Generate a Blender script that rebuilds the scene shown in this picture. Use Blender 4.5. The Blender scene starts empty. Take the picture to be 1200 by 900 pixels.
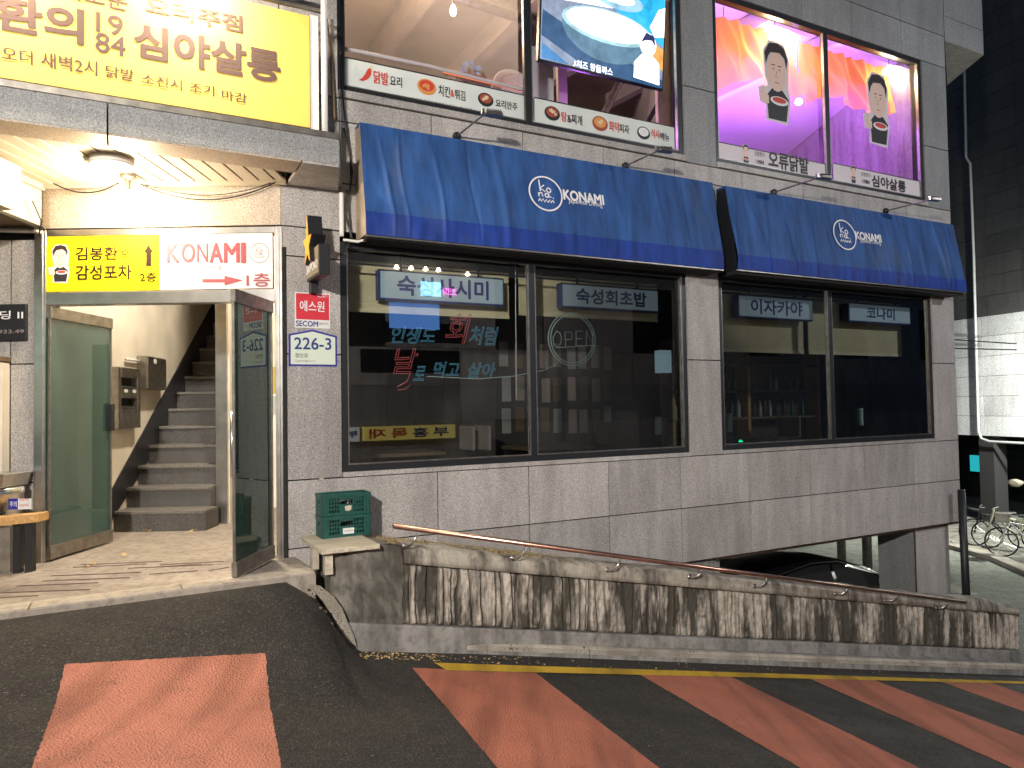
import bpy, bmesh, math, random
from mathutils import Vector, Matrix
random.seed(7)
S = bpy.context.scene
COL = S.collection
# ------------------------------------------------------------------ camera
CAM = Vector((0, 0, 1.6)); FPX = 860.0
pt_ = math.atan(.0305); rl = math.atan(.0165)
fw = Vector((0, math.cos(pt_), math.sin(pt_))); up0 = Vector((0, -math.sin(pt_), math.cos(pt_))); r0 = Vector((1, 0, 0))
RT = r0*math.cos(rl) - up0*math.sin(rl); UP = up0*math.cos(rl) + r0*math.sin(rl)
cd = bpy.data.cameras.new('camera'); co = bpy.data.objects.new('camera', cd); COL.objects.link(co)
co.matrix_world = Matrix(((RT.x, UP.x, -fw.x, CAM.x), (RT.y, UP.y, -fw.y, CAM.y), (RT.z, UP.z, -fw.z, CAM.z), (0, 0, 0, 1)))
cd.sensor_width = 36; cd.lens = FPX/1200*36; cd.clip_end = 500; cd.clip_start = .05
S.camera = co
# ------------------------------------------------------------------ world, lights, exposure
W = bpy.data.worlds.new('World'); S.world = W; W.use_nodes = True
wn = W.node_tree; bg = wn.nodes['Background']
sky = wn.nodes.new('ShaderNodeTexSky'); sky.sky_type = 'NISHITA'; sky.sun_disc = False
sky.sun_elevation = math.radians(9); sky.sun_rotation = math.radians(200)
tint = wn.nodes.new('ShaderNodeMix'); tint.data_type = 'RGBA'; tint.blend_type = 'MULTIPLY'; tint.inputs[0].default_value = 1; tint.inputs[7].default_value = (.35, .62, 1.1, 1)
wn.links.new(sky.outputs[0], tint.inputs[6]); wn.links.new(tint.outputs[2], bg.inputs[0]); bg.inputs[1].default_value = 0.05
S.view_settings.view_transform = 'Standard'; S.view_settings.look = 'None'
S.view_settings.exposure = 0; S.view_settings.gamma = 1
S.cycles.use_denoising = True
S.cycles.max_bounces = 7; S.cycles.diffuse_bounces = 3; S.cycles.glossy_bounces = 4; S.cycles.transmission_bounces = 5
S.cycles.transparent_max_bounces = 14
S.cycles.caustics_reflective = False; S.cycles.caustics_refractive = False
S.cycles.sample_clamp_indirect = 4

def light(kind, loc, power, color, parent=None, size=.1, target=None, spot=None, name='lamp_light', shape='DISK', blend=.6):
    l = bpy.data.lights.new(name, kind); l.energy = power; l.color = color
    if kind == 'AREA': l.shape = shape; l.size = size
    elif kind != 'SUN': l.shadow_soft_size = size
    if spot: l.spot_size = math.radians(spot); l.spot_blend = blend
    o = bpy.data.objects.new(name, l); COL.objects.link(o)
    loc = Vector(loc)
    if target is not None: q = (Vector(target)-loc).to_track_quat('-Z', 'Y')
    else: q = Matrix.Identity(3).to_quaternion()
    M = Matrix.Translation(loc) @ q.to_matrix().to_4x4()
    if parent is not None:
        o.parent = parent; o.matrix_basis = wm(parent).inverted() @ M
    else: o.matrix_world = M
    return o
# the faint moon-like skylight that fills the street
sl = light('SUN', (0, 0, 20), .045, (.75, .85, 1), target=(3, 8, 0), name='night_sun'); sl.data.angle = math.radians(12)

# ------------------------------------------------------------------ planes and pixels
t_ = Vector((.8813, .4725, 0)).normalized(); n_ = Vector((t_.y, -t_.x, 0)); Z = Vector((0, 0, 1))
def ray(px, py): return fw + RT*((px-600)/FPX) - UP*((py-450)/FPX)
class Pl:
    def __init__(s, o, x, y):
        s.o = Vector(o); s.x = Vector(x).normalized(); s.y = Vector(y).normalized(); s.n = s.x.cross(s.y)
    def P(s, a, b, h=0): return s.o + s.x*a + s.y*b + s.n*h
    def hit(s, px, py, h=0):
        d = ray(px, py); k = ((s.o + s.n*h - CAM).dot(s.n))/d.dot(s.n)
        return CAM + d*k
    def px(s, px, py, h=0):
        p = s.hit(px, py, h) - s.o
        return (p.dot(s.x), p.dot(s.y))
    def off(s, h): return Pl(s.o + s.n*h, s.x, s.y)
_E = Pl((0, 6.25, 0), (1, 0, 0), Z)
O_ = _E.hit(330, 470); O_.z = 0
F = Pl(O_, t_, Z)           # facade: a along it, b = height, h = outward
E_ = Pl((0, 6.25, 0), (1, 0, 0), Z)
G = Pl((0, 0, 0), (1, 0, 0), (0, 1, 0))   # ground-like: a=X b=Y h=Z
def EY(Y): return Pl((0, Y, 0), (1, 0, 0), Z)
def gp(px, py, z):
    d = ray(px, py); k = (z-CAM.z)/d.z; return CAM + d*k
def fso(p): q = p-F.o; return (q.dot(F.x), q.dot(F.n))
def W_(s, o, z): return F.P(s, z, o)
def out_h(s, z, pxx, lo=0, hi=3):      # how far out from facade point (s,z) until it is seen at pixel x
    def X(h):
        q = F.P(s, z, h)-CAM; return 600 + FPX*q.dot(RT)/q.dot(fw)
    for _ in range(40):
        m = (lo+hi)/2
        if X(m) < pxx: lo = m
        else: hi = m
    return lo
def refl(px, py, o):                   # facade-coordinates of what glass mirrors at this pixel from a plane o outward
    p = F.hit(px, py); d = ray(px, py); d = d - F.n*(2*d.dot(F.n))
    k = o/d.dot(F.n); q = p + d*k - F.o
    return q.dot(F.x), q.z

# ------------------------------------------------------------------ materials
def mat(name): 
    m = bpy.data.materials.new(name); m.use_nodes = True
    return m, m.node_tree, m.node_tree.nodes['Principled BSDF']
def plain(name, c, rough=.6, metal=0, spec=.5, bump=0, bscale=60, var=0, vscale=4, emit=None, es=1, coat=0):
    m, T, b = mat(name)
    b.inputs['Base Color'].default_value = (*c, 1); b.inputs['Roughness'].default_value = rough
    b.inputs['Metallic'].default_value = metal; b.inputs['Specular IOR Level'].default_value = spec
    b.inputs['Coat Weight'].default_value = coat
    if emit: b.inputs['Emission Color'].default_value = (*emit, 1); b.inputs['Emission Strength'].default_value = es
    geo = T.nodes.new('ShaderNodeNewGeometry')
    if bump:
        nz = T.nodes.new('ShaderNodeTexNoise'); nz.inputs['Scale'].default_value = bscale; nz.inputs['Detail'].default_value = 4
        T.links.new(geo.outputs['Position'], nz.inputs['Vector'])
        bp = T.nodes.new('ShaderNodeBump'); bp.inputs['Strength'].default_value = bump; bp.inputs['Distance'].default_value = .004
        T.links.new(nz.outputs[0], bp.inputs['Height']); T.links.new(bp.outputs[0], b.inputs['Normal'])
    if var:
        nz = T.nodes.new('ShaderNodeTexNoise'); nz.inputs['Scale'].default_value = vscale; nz.inputs['Detail'].default_value = 6
        T.links.new(geo.outputs['Position'], nz.inputs['Vector'])
        cr = T.nodes.new('ShaderNodeValToRGB'); cr.color_ramp.elements[0].position = .3; cr.color_ramp.elements[1].position = .7
        cr.color_ramp.elements[0].color = (*[x*(1-var) for x in c], 1); cr.color_ramp.elements[1].color = (*[min(1, x*(1+var)) for x in c], 1)
        T.links.new(nz.outputs[0], cr.inputs[0]); T.links.new(cr.outputs[0], b.inputs['Base Color'])
    return m
class NB:      # tiny node builder
    def __init__(s, name): s.m, s.T, s.b = mat(name); s.pos = s.n('NewGeometry').outputs['Position']
    def n(s, k): return s.T.nodes.new('ShaderNode'+k)
    def L(s, a, b): s.T.links.new(a, b)
    def mapp(s, sc, v=None):
        k = s.n('Mapping'); k.inputs['Scale'].default_value = sc; s.L(v or s.pos, k.inputs[0]); return k.outputs[0]
    def noise(s, scale, detail=4, v=None, rough=.5):
        k = s.n('TexNoise'); k.inputs['Scale'].default_value = scale; k.inputs['Detail'].default_value = detail; k.inputs['Roughness'].default_value = rough
        s.L(v or s.pos, k.inputs['Vector']); return k.outputs[0]
    def vor(s, scale, v=None, out='Distance'):
        k = s.n('TexVoronoi'); k.inputs['Scale'].default_value = scale; s.L(v or s.pos, k.inputs['Vector']); return k.outputs[out]
    def ramp(s, v, stops):
        k = s.n('ValToRGB'); e = k.color_ramp.elements
        while len(e) < len(stops): e.new(.5)
        for i, (p, c) in enumerate(stops): e[i].position = p; e[i].color = (*c, 1) if len(c) == 3 else c
        s.L(v, k.inputs[0]); return k.outputs[0]
    def mix(s, f, a, b, mode='MIX'):
        k = s.n('Mix'); k.data_type = 'RGBA'; k.blend_type = mode
        if isinstance(f, (int, float)): k.inputs[0].default_value = f
        else: s.L(f, k.inputs[0])
        for q, v in ((6, a), (7, b)):
            if isinstance(v, tuple): k.inputs[q].default_value = (*v, 1)
            else: s.L(v, k.inputs[q])
        return k.outputs[2]
    def math(s, op, a, b=0.):
        k = s.n('Math'); k.operation = op
        for q, v in ((0, a), (1, b)):
            if isinstance(v, (int, float)): k.inputs[q].default_value = v
            else: s.L(v, k.inputs[q])
        return k.outputs[0]
    def bump(s, h, st=.5, d=.004):
        k = s.n('Bump'); k.inputs['Strength'].default_value = st; k.inputs['Distance'].default_value = d
        s.L(h, k.inputs['Height']); s.L(k.outputs[0], s.b.inputs['Normal'])
    def col(s, c): s.L(c, s.b.inputs['Base Color'])
    def rough(s, r):
        if isinstance(r, float): s.b.inputs['Roughness'].default_value = r
        else: s.L(r, s.b.inputs['Roughness'])

def granite(name, c, dark=.35, rough=.55, streak=.35, spec=95):
    q = NB(name)
    sp = q.noise(spec, 2); sp2 = q.noise(spec*2.3, 1)
    c1 = q.ramp(sp, [(.34, tuple(x*dark*.6 for x in c)), (.43, tuple(x*.85 for x in c)), (.56, c), (.66, tuple(min(1, x*1.7) for x in c))])
    c1 = q.mix(.45, c1, q.ramp(sp2, [(.38, tuple(x*.5 for x in c)), (.5, c), (.7, tuple(min(1, x*1.3) for x in c))]))
    oi = q.n('ObjectInfo'); rnd = q.math('MULTIPLY_ADD', oi.outputs['Random'], .24)
    q.T.nodes[-1].inputs[2].default_value = .84
    cc = q.n('CombineColor'); [q.L(rnd, cc.inputs[i]) for i in range(3)]
    c1 = q.mix(1., c1, cc.outputs[0], 'MULTIPLY')
    st = q.noise(3, 6, q.mapp((2.2, 2.2, .35)), .6)
    dirt = q.ramp(st, [(.35, (1-streak,)*3), (.62, (1, 1, 1))])
    c1 = q.mix(1., c1, dirt, 'MULTIPLY')
    bl = q.ramp(q.noise(1.1, 4), [(.3, (.85, .82, .8)), (.7, (1.05, 1.03, 1.02))])
    c1 = q.mix(1., c1, bl, 'MULTIPLY')
    q.col(c1); q.rough(rough); q.bump(sp, .25, .0015)
    return q.m
M = {}
M['granite'] = granite('granite', (.47, .455, .44), streak=.22)
M['granite_pink'] = granite('granite_pinkish', (.51, .49, .475), dark=.55, streak=.24)
M['granite_dark'] = granite('granite_blue_grey', (.33, .345, .35), dark=.4, streak=.15)
M['granite_cream'] = granite('granite_cream', (.55, .47, .38), dark=.7, streak=.12)
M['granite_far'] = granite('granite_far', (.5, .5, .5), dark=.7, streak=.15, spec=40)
M['mortar'] = plain('joint_sealant', (.018, .017, .016), .9)
def asphalt():
    q = NB('asphalt')
    v = q.vor(110, out='Color'); bw = q.n('RGBToBW'); q.L(v, bw.inputs[0])
    a = q.ramp(bw.outputs[0], [(.15, (.006, .0055, .005)), (.5, (.020, .018, .016)), (.8, (.042, .037, .032)), (.97, (.11, .10, .085))])
    big = q.ramp(q.noise(.9, 5), [(.3, (.62, .62, .64)), (.5, (1, 1, 1)), (.7, (1.35, 1.28, 1.2))])
    a = q.mix(1., a, big, 'MULTIPLY')
    ce = q.n('TexVoronoi'); ce.feature = 'DISTANCE_TO_EDGE'; ce.inputs['Scale'].default_value = .9; dv = q.n('Mix'); dv.data_type = 'VECTOR'; dv.inputs[0].default_value = .1; q.L(q.pos, dv.inputs[4]); nn = q.n('TexNoise'); nn.inputs['Scale'].default_value = 4; nn.inputs['Detail'].default_value = 8; q.L(q.pos, nn.inputs['Vector']); q.L(nn.outputs[1], dv.inputs[5]); q.L(dv.outputs[1], ce.inputs['Vector'])
    crk = q.math('MULTIPLY', q.ramp(ce.outputs[0], [(0, (1, 1, 1)), (.007, (0, 0, 0))]), q.ramp(q.noise(.6, 3), [(.48, (0, 0, 0)), (.6, (.8,)*3)])); a = q.mix(crk, a, (.006, .006, .006))
    oil = q.ramp(q.noise(1.7, 5, rough=.6), [(.60, (0, 0, 0)), (.72, (.6,)*3)]); a = q.mix(oil, a, (.012, .011, .010))
    sp = q.ramp(q.noise(60, 2), [(.70, (0, 0, 0)), (.76, (1, 1, 1))])
    a = q.mix(sp, a, (.22, .2, .17))
    q.col(a); q.rough(q.ramp(q.noise(3, 3), [(.3, (.62,)*3), (.7, (.85,)*3)]))
    d = q.vor(95); h = q.math('ADD', d, q.math('MULTIPLY', q.noise(260, 3), .5))
    q.bump(h, 1., .009); return q.m
M['asphalt'] = asphalt()
def paint(name, c, wear=.5, sc=70):
    q = NB(name)
    cr_ = q.n('TexVoronoi'); cr_.feature = 'DISTANCE_TO_EDGE'; cr_.inputs['Scale'].default_value = 1.6; dv = q.n('Mix'); dv.data_type = 'VECTOR'; dv.inputs[0].default_value = .12; q.L(q.pos, dv.inputs[4]); nn = q.n('TexNoise'); nn.inputs['Scale'].default_value = 3; nn.inputs['Detail'].default_value = 8; q.L(q.pos, nn.inputs['Vector']); q.L(nn.outputs[1], dv.inputs[5]); q.L(dv.outputs[1], cr_.inputs['Vector'])
    crack = q.ramp(cr_.outputs[0], [(.0, (1, 1, 1)), (.004, (0, 0, 0))]); pres = q.ramp(q.noise(.8, 3), [(.52, (0, 0, 0)), (.7, (.45,)*3)]); crack = q.math('MULTIPLY', crack, pres)
    f = q.noise(sc, 4, rough=.7); w = q.noise(5, 5)
    k = q.math('ADD', q.math('MULTIPLY', f, .6), q.math('MULTIPLY', w, .4))
    msk = q.ramp(k, [(wear-.22, (1, 1, 1)), (wear-.12, (0, 0, 0))])
    base = q.ramp(q.noise(2.2, 5), [(.3, tuple(x*.82 for x in c)), (.7, tuple(min(1, x*1.12) for x in c))])
    base = q.mix(q.ramp(q.vor(95), [(.0, (0, 0, 0)), (.55, (.35,)*3)]), base, tuple(x*.45 for x in c))
    tyre = q.ramp(q.noise(1.3, 6, q.mapp((3, .35, 1))), [(.38, (.66, .64, .62)), (.55, (1, 1, 1))]); base = q.mix(1., base, tyre, 'MULTIPLY')
    q.col(q.mix(crack, q.mix(msk, base, (.03, .027, .024)), (.02, .018, .016))); q.rough(.8)
    q.bump(q.math('ADD', q.vor(80), q.math('MULTIPLY', q.noise(160, 4), .7)), 1., .010); return q.m
M['red_paint'] = paint('red_road_paint', (.53, .175, .105), .53)
M['pink_paint'] = paint('salmon_road_paint', (.64, .25, .165), .53)
M['yellow_paint'] = paint('yellow_road_paint', (.75, .48, .03), .47)
M['cream_paint'] = paint('cream_kerb_paint', (.62, .56, .47), .55, 40)
def concrete(name, c, stain=.6, base2=None):
    q = NB(name)
    a = q.ramp(q.noise(14, 8, rough=.65), [(.3, tuple(x*.55 for x in c)), (.5, c), (.75, tuple(x*1.2 for x in c))])
    s = q.ramp(q.noise(2.6, 7, q.mapp((1.6, 1.6, .3)), .65), [(.44, (0, 0, 0)), (.60, (1, 1, 1))])
    a = q.mix(q.math('MULTIPLY', s, stain), a, base2 or (.05, .045, .035))
    q.col(a); q.rough(.9); q.bump(q.noise(60, 6), .6, .004); return q.m
M['concrete'] = concrete('weathered_concrete', (.42, .38, .32), .85)
M['concrete_grey'] = concrete('grey_concrete', (.30, .285, .265), .5)
M['concrete_dark'] = concrete('damp_dark_concrete', (.2, .185, .16), .8)
M['floor_stone'] = concrete('platform_stone', (.36, .31, .26), .3, (.15, .12, .1))
M['floor_border'] = concrete('border_stone', (.46, .40, .33), .2, (.2, .17, .14))
M['ground'] = concrete('street_concrete', (.30, .31, .26), .35)
def relief():
    q = NB('bark_relief_concrete')
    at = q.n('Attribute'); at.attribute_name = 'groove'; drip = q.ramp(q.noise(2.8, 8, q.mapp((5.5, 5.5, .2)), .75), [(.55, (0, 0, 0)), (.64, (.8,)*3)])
    c = (.56, .50, .43)
    a = q.ramp(q.noise(22, 8, rough=.7), [(.28, tuple(x*.5 for x in c)), (.5, c), (.75, tuple(x*1.2 for x in c))])
    big = q.noise(2.3, 4, q.mapp((1, 1, .35)), .65); fine = q.noise(7, 6, q.mapp((1.5, 1.5, .22)), .7)
    k = q.math('ADD', q.math('MULTIPLY', big, .6), q.math('MULTIPLY', fine, .4))
    blk = q.ramp(k, [(.44, (0, 0, 0)), (.53, (.95,)*3)])
    a = q.mix(blk, a, (.045, .04, .03))
    a = q.mix(drip, a, (.05, .045, .035))
    moss = q.ramp(q.noise(4, 6), [(.56, (0, 0, 0)), (.7, (.45,)*3)])
    a = q.mix(moss, a, (.09, .085, .04))
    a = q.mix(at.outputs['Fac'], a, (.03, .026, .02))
    q.col(a); q.rough(.92); q.bump(q.noise(80, 6, rough=.7), .8, .005); return q.m
M['relief'] = relief()
def fabric(name, c):
    q = NB(name)
    a = q.ramp(q.noise(2.2, 6, q.mapp((4, 4, .45)), .6), [(.3, tuple(x*.62 for x in c)), (.5, c), (.72, tuple(x*1.45 for x in c))])
    a = q.mix(q.ramp(q.noise(1.6, 7, rough=.65), [(.55, (0, 0, 0)), (.75, (.3,)*3)]), a, (.12, .13, .14))
    q.col(a); q.rough(.62); q.b.inputs['Specular IOR Level'].default_value = .3
    q.bump(q.noise(5, 4, q.mapp((1.6, 1.6, .8))), .22, .02); return q.m
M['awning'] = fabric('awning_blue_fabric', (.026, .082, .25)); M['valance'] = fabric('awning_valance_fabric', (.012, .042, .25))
M['awning_side'] = plain('awning_side_cloth', (.42, .34, .25), .8, var=.25, vscale=5)
M['alu_dark'] = plain('dark_window_metal', (.035, .037, .042), .4, .5, bump=.1)
M['steel'] = plain('stainless_steel', (.62, .6, .57), .28, 1, bump=.15, bscale=25, var=.12, vscale=9)
M['steel_dark'] = plain('dull_steel', (.33, .31, .28), .42, 1, var=.25, vscale=12, bump=.1)
M['copper_rail'] = plain('reddish_steel_tube', (.62, .36, .27), .28, 1, var=.2, vscale=8)
M['black'] = plain('black_paint', (.012, .013, .016), .45)
M['blackmat'] = plain('matt_black', (.01, .01, .011), .9)
M['white'] = plain('white_plastic', (.75, .74, .72), .5, var=.06, vscale=9)
M['cream'] = plain('cream_wall_paint', (.80, .73, .60), .75, var=.12, vscale=2.5, bump=.2, bscale=30)
M['box_cream'] = plain('cream_metal_box', (.7, .64, .48), .5, var=.08, vscale=6)
M['soffit'] = plain('soffit_panel', (.62, .56, .46), .45, .1, var=.1, vscale=3)
M['wood'] = None
def wood(name, c, sc=(2, 26, 26)):
    q = NB(name); a = q.ramp(q.noise(2.2, 7, q.mapp(sc), .6), [(.3, tuple(x*.6 for x in c)), (.7, tuple(min(1, x*1.2) for x in c))])
    q.col(a); q.rough(.5); q.bump(q.noise(4, 4, q.mapp(sc)), .2, .002); return q.m
M['wood'] = wood('golden_pine', (.62, .36, .14)); M['board'] = wood('pale_board', (.6, .53, .41))
M['wood_dark'] = wood('dark_interior_wood', (.16, .11, .06))
M['stair'] = granite('stair_granite', (.125, .122, .118), dark=.35, streak=.2, spec=90)
M['stair_edge'] = granite('stair_nosing', (.22, .21, .19), dark=.6, streak=.15)
M['skirt'] = plain('black_skirting', (.02, .02, .024), .35, var=.3)
M['crate'] = plain('green_crate_plastic', (.012, .075, .062), .42, var=.15, vscale=20)
M['yellow'] = plain('yellow_sign_film', (.75, .52, .12), .5, var=.05, vscale=1.5, spec=.2)
M['yellow2'] = plain('bright_yellow_film', (.85, .62, .01), .8, spec=.1)
M['pinkwhite'] = plain('pale_sign_film', (.78, .70, .71), .8, spec=.1)
M['brown'] = plain('brown_lettering', (.095, .06, .055), .8, spec=.2)
M['rose'] = plain('rose_lettering', (.36, .10, .115), .8, spec=.1)
M['grey_text'] = plain('grey_lettering', (.3, .26, .26), .8, spec=.1)
M['navy'] = plain('navy_lettering', (.02, .04, .22), .5)
M['redp'] = plain('red_sign', (.62, .03, .05), .45)
M['redtext'] = plain('red_lettering', (.6, .06, .04), .5)
M['blacktext'] = plain('black_lettering', (.02, .02, .022), .5)
M['whitetext'] = plain('white_lettering', (.8, .8, .82), .6)
M['plate'] = plain('address_plate', (.66, .74, .62), .4)
M['platetrim'] = plain('address_plate_border', (.03, .03, .3), .4)
M['orange'] = plain('orange_star', (.85, .42, .02), .4)
M['skin'] = plain('printed_skin', (.80, .57, .47), .5); M['hair'] = plain('printed_hair', (.035, .02, .02), .5)
M['blind'] = plain('beige_blind', (.78, .68, .42), .8, var=.1, vscale=3)
M['sign_face'] = plain('pale_blue_sign_face', (.45, .56, .60), .4, emit=(.45, .6, .66), es=.10)  # faint emission put in to brighten the unlit sign faces
M['paper_dim'] = plain('menu_paper', (.3, .3, .27), .8); M['cup'] = plain('paper_cup', (.5, .6, .55), .6)
M['sign_blue'] = plain('blue_sign_case', (.03, .06, .22), .4)
M['tube_pale'] = plain('faint_glow_neon_pale', (.45, .6, .55), .2, coat=1, emit=(.5, .7, .6), es=.07)  # the unlit tubes get a faint glow of their own so they show
M['tube_blue'] = plain('faint_glow_neon_blue', (.12, .4, .55), .25, coat=1, emit=(.1, .45, .65), es=.06)
M['tube_red'] = plain('faint_glow_neon_red', (.6, .12, .12), .25, coat=1, emit=(.7, .12, .1), es=.06)
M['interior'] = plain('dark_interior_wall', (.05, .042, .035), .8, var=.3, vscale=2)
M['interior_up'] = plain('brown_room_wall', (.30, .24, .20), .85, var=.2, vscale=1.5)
M['interior_pale'] = plain('pale_room_wall', (.62, .58, .62), .8)
M['straw'] = plain('dry_grass', (.42, .32, .15), .9, var=.4, vscale=30)
M['leaf'] = plain('fallen_leaf', (.5, .36, .17), .8, var=.3, vscale=40)
M['car'] = plain('black_car_paint', (.01, .011, .014), .12, .3, coat=1)
M['rubber'] = plain('rubber', (.015, .015, .015), .8)
M['lampglow'] = plain('lamp_glass', (1, 1, 1), .5, emit=(1, .86, .62), es=26)
M['lampsoft'] = plain('ceiling_lamp_glass', (1, .95, .85), .5, emit=(1, .88, .68), es=9)
M['cyan'] = plain('cyan_lit_sign', (.02, .3, .35), .5, emit=(.02, .45, .5), es=.9)
M['strip_white'] = plain('menu_strip_film', (.66, .70, .67), .5, spec=.2, var=.1, vscale=2)
M['strip_pink'] = plain('name_strip_film', (.72, .66, .70), .5, spec=.2)
M['pinknote'] = plain('paper_note', (.6, .62, .5), .7)
M['fire'] = plain('drape_orange', (.8, .28, .04), .8)
M['roof'] = plain('roof_felt', (.1, .1, .1), .9)
def glass(name, tint, ior=1.5, gl=(1, 1, 1), rough=0.0, extra=0.):  # thin sheet
    m = bpy.data.materials.new(name); m.use_nodes = True; T = m.node_tree; T.nodes.clear()
    o = T.nodes.new('ShaderNodeOutputMaterial'); mx = T.nodes.new('ShaderNodeMixShader'); fr = T.nodes.new('ShaderNodeFresnel')
    fr.inputs[0].default_value = ior; tr = T.nodes.new('ShaderNodeBsdfTransparent'); tr.inputs[0].default_value = (*tint, 1)
    g = T.nodes.new('ShaderNodeBsdfGlossy'); g.inputs[0].default_value = (*gl, 1); g.inputs[1].default_value = rough
    f = fr.outputs[0]
    if extra:
        a = T.nodes.new('ShaderNodeMath'); a.operation = 'ADD'; a.inputs[1].default_value = extra; T.links.new(f, a.inputs[0]); f = a.outputs[0]
    T.links.new(f, mx.inputs[0]); T.links.new(tr.outputs[0], mx.inputs[1]); T.links.new(g.outputs[0], mx.inputs[2]); T.links.new(mx.outputs[0], o.inputs[0])
    return m
M['glass'] = glass('window_glass', (.8, .84, .86), 1.5, extra=.10)
M['glass_up'] = glass('upper_window_glass', (.93, .94, .95), 1.4)
M['glass_green'] = glass('green_door_glass', (.60, .80, .74), 1.5, extra=.05)
def film(m, c, f):
    T = m.node_tree; o = T.nodes['Material Output'] if 'Material Output' in T.nodes else [n for n in T.nodes if n.type == 'OUTPUT_MATERIAL'][0]
    src = o.inputs[0].links[0].from_socket; d = T.nodes.new('ShaderNodeBsdfDiffuse'); d.inputs[0].default_value = (*c, 1); t2 = T.nodes.new('ShaderNodeBsdfTranslucent'); t2.inputs[0].default_value = (*c, 1)
    a = T.nodes.new('ShaderNodeMixShader'); a.inputs[0].default_value = .5; T.links.new(d.outputs[0], a.inputs[1]); T.links.new(t2.outputs[0], a.inputs[2])
    k = T.nodes.new('ShaderNodeMixShader'); k.inputs[0].default_value = f; T.links.new(src, k.inputs[1]); T.links.new(a.outputs[0], k.inputs[2]); T.links.new(k.outputs[0], o.inputs[0])
M['glass_green2'] = glass('dark_green_door_glass', (.50, .64, .60), 1.5, extra=.06)
film(M['glass_green'], (.38, .58, .54), .14); film(M['glass_green2'], (.2, .3, .27), .10)
def vinyl():
    m = bpy.data.materials.new('clear_vinyl_sheet'); m.use_nodes = True; T = m.node_tree; T.nodes.clear()
    o = T.nodes.new('ShaderNodeOutputMaterial'); mx = T.nodes.new('ShaderNodeMixShader'); mx.inputs[0].default_value = .22
    tr = T.nodes.new('ShaderNodeBsdfTransparent'); g = T.nodes.new('ShaderNodeBsdfTranslucent'); g.inputs[0].default_value = (.9, .88, .9, 1)
    T.links.new(tr.outputs[0], mx.inputs[1]); T.links.new(g.outputs[0], mx.inputs[2]); T.links.new(mx.outputs[0], o.inputs[0]); return m
M['vinyl'] = vinyl()
def drape():
    m = bpy.data.materials.new('orange_drape_cloth'); m.use_nodes = True; T = m.node_tree; b = T.nodes['Principled BSDF']
    b.inputs['Base Color'].default_value = (1, .48, .05, 1); b.inputs['Roughness'].default_value = .8
    tl = T.nodes.new('ShaderNodeBsdfTranslucent'); tl.inputs[0].default_value = (1, .5, .05, 1)
    mx = T.nodes.new('ShaderNodeMixShader'); mx.inputs[0].default_value = .6
    T.links.new(b.outputs[0], mx.inputs[1]); T.links.new(tl.outputs[0], mx.inputs[2]); T.links.new(mx.outputs[0], T.nodes['Material Output'].inputs[0]); return m
M['drape'] = drape()
_ec = {}
def emis(c, s):
    k = (c, s)
    if k not in _ec:
        q = NB('screen_picture'); a = q.ramp(q.noise(4.5, 6, rough=.6), [(.3, tuple(x*.55 for x in c)), (.5, c), (.72, tuple(min(1, x*1.15+.05) for x in c))])
        q.b.inputs['Base Color'].default_value = (.02, .02, .02, 1); q.L(a, q.b.inputs['Emission Color']); q.b.inputs['Emission Strength'].default_value = s; _ec[k] = q.m
    return _ec[k]

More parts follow.
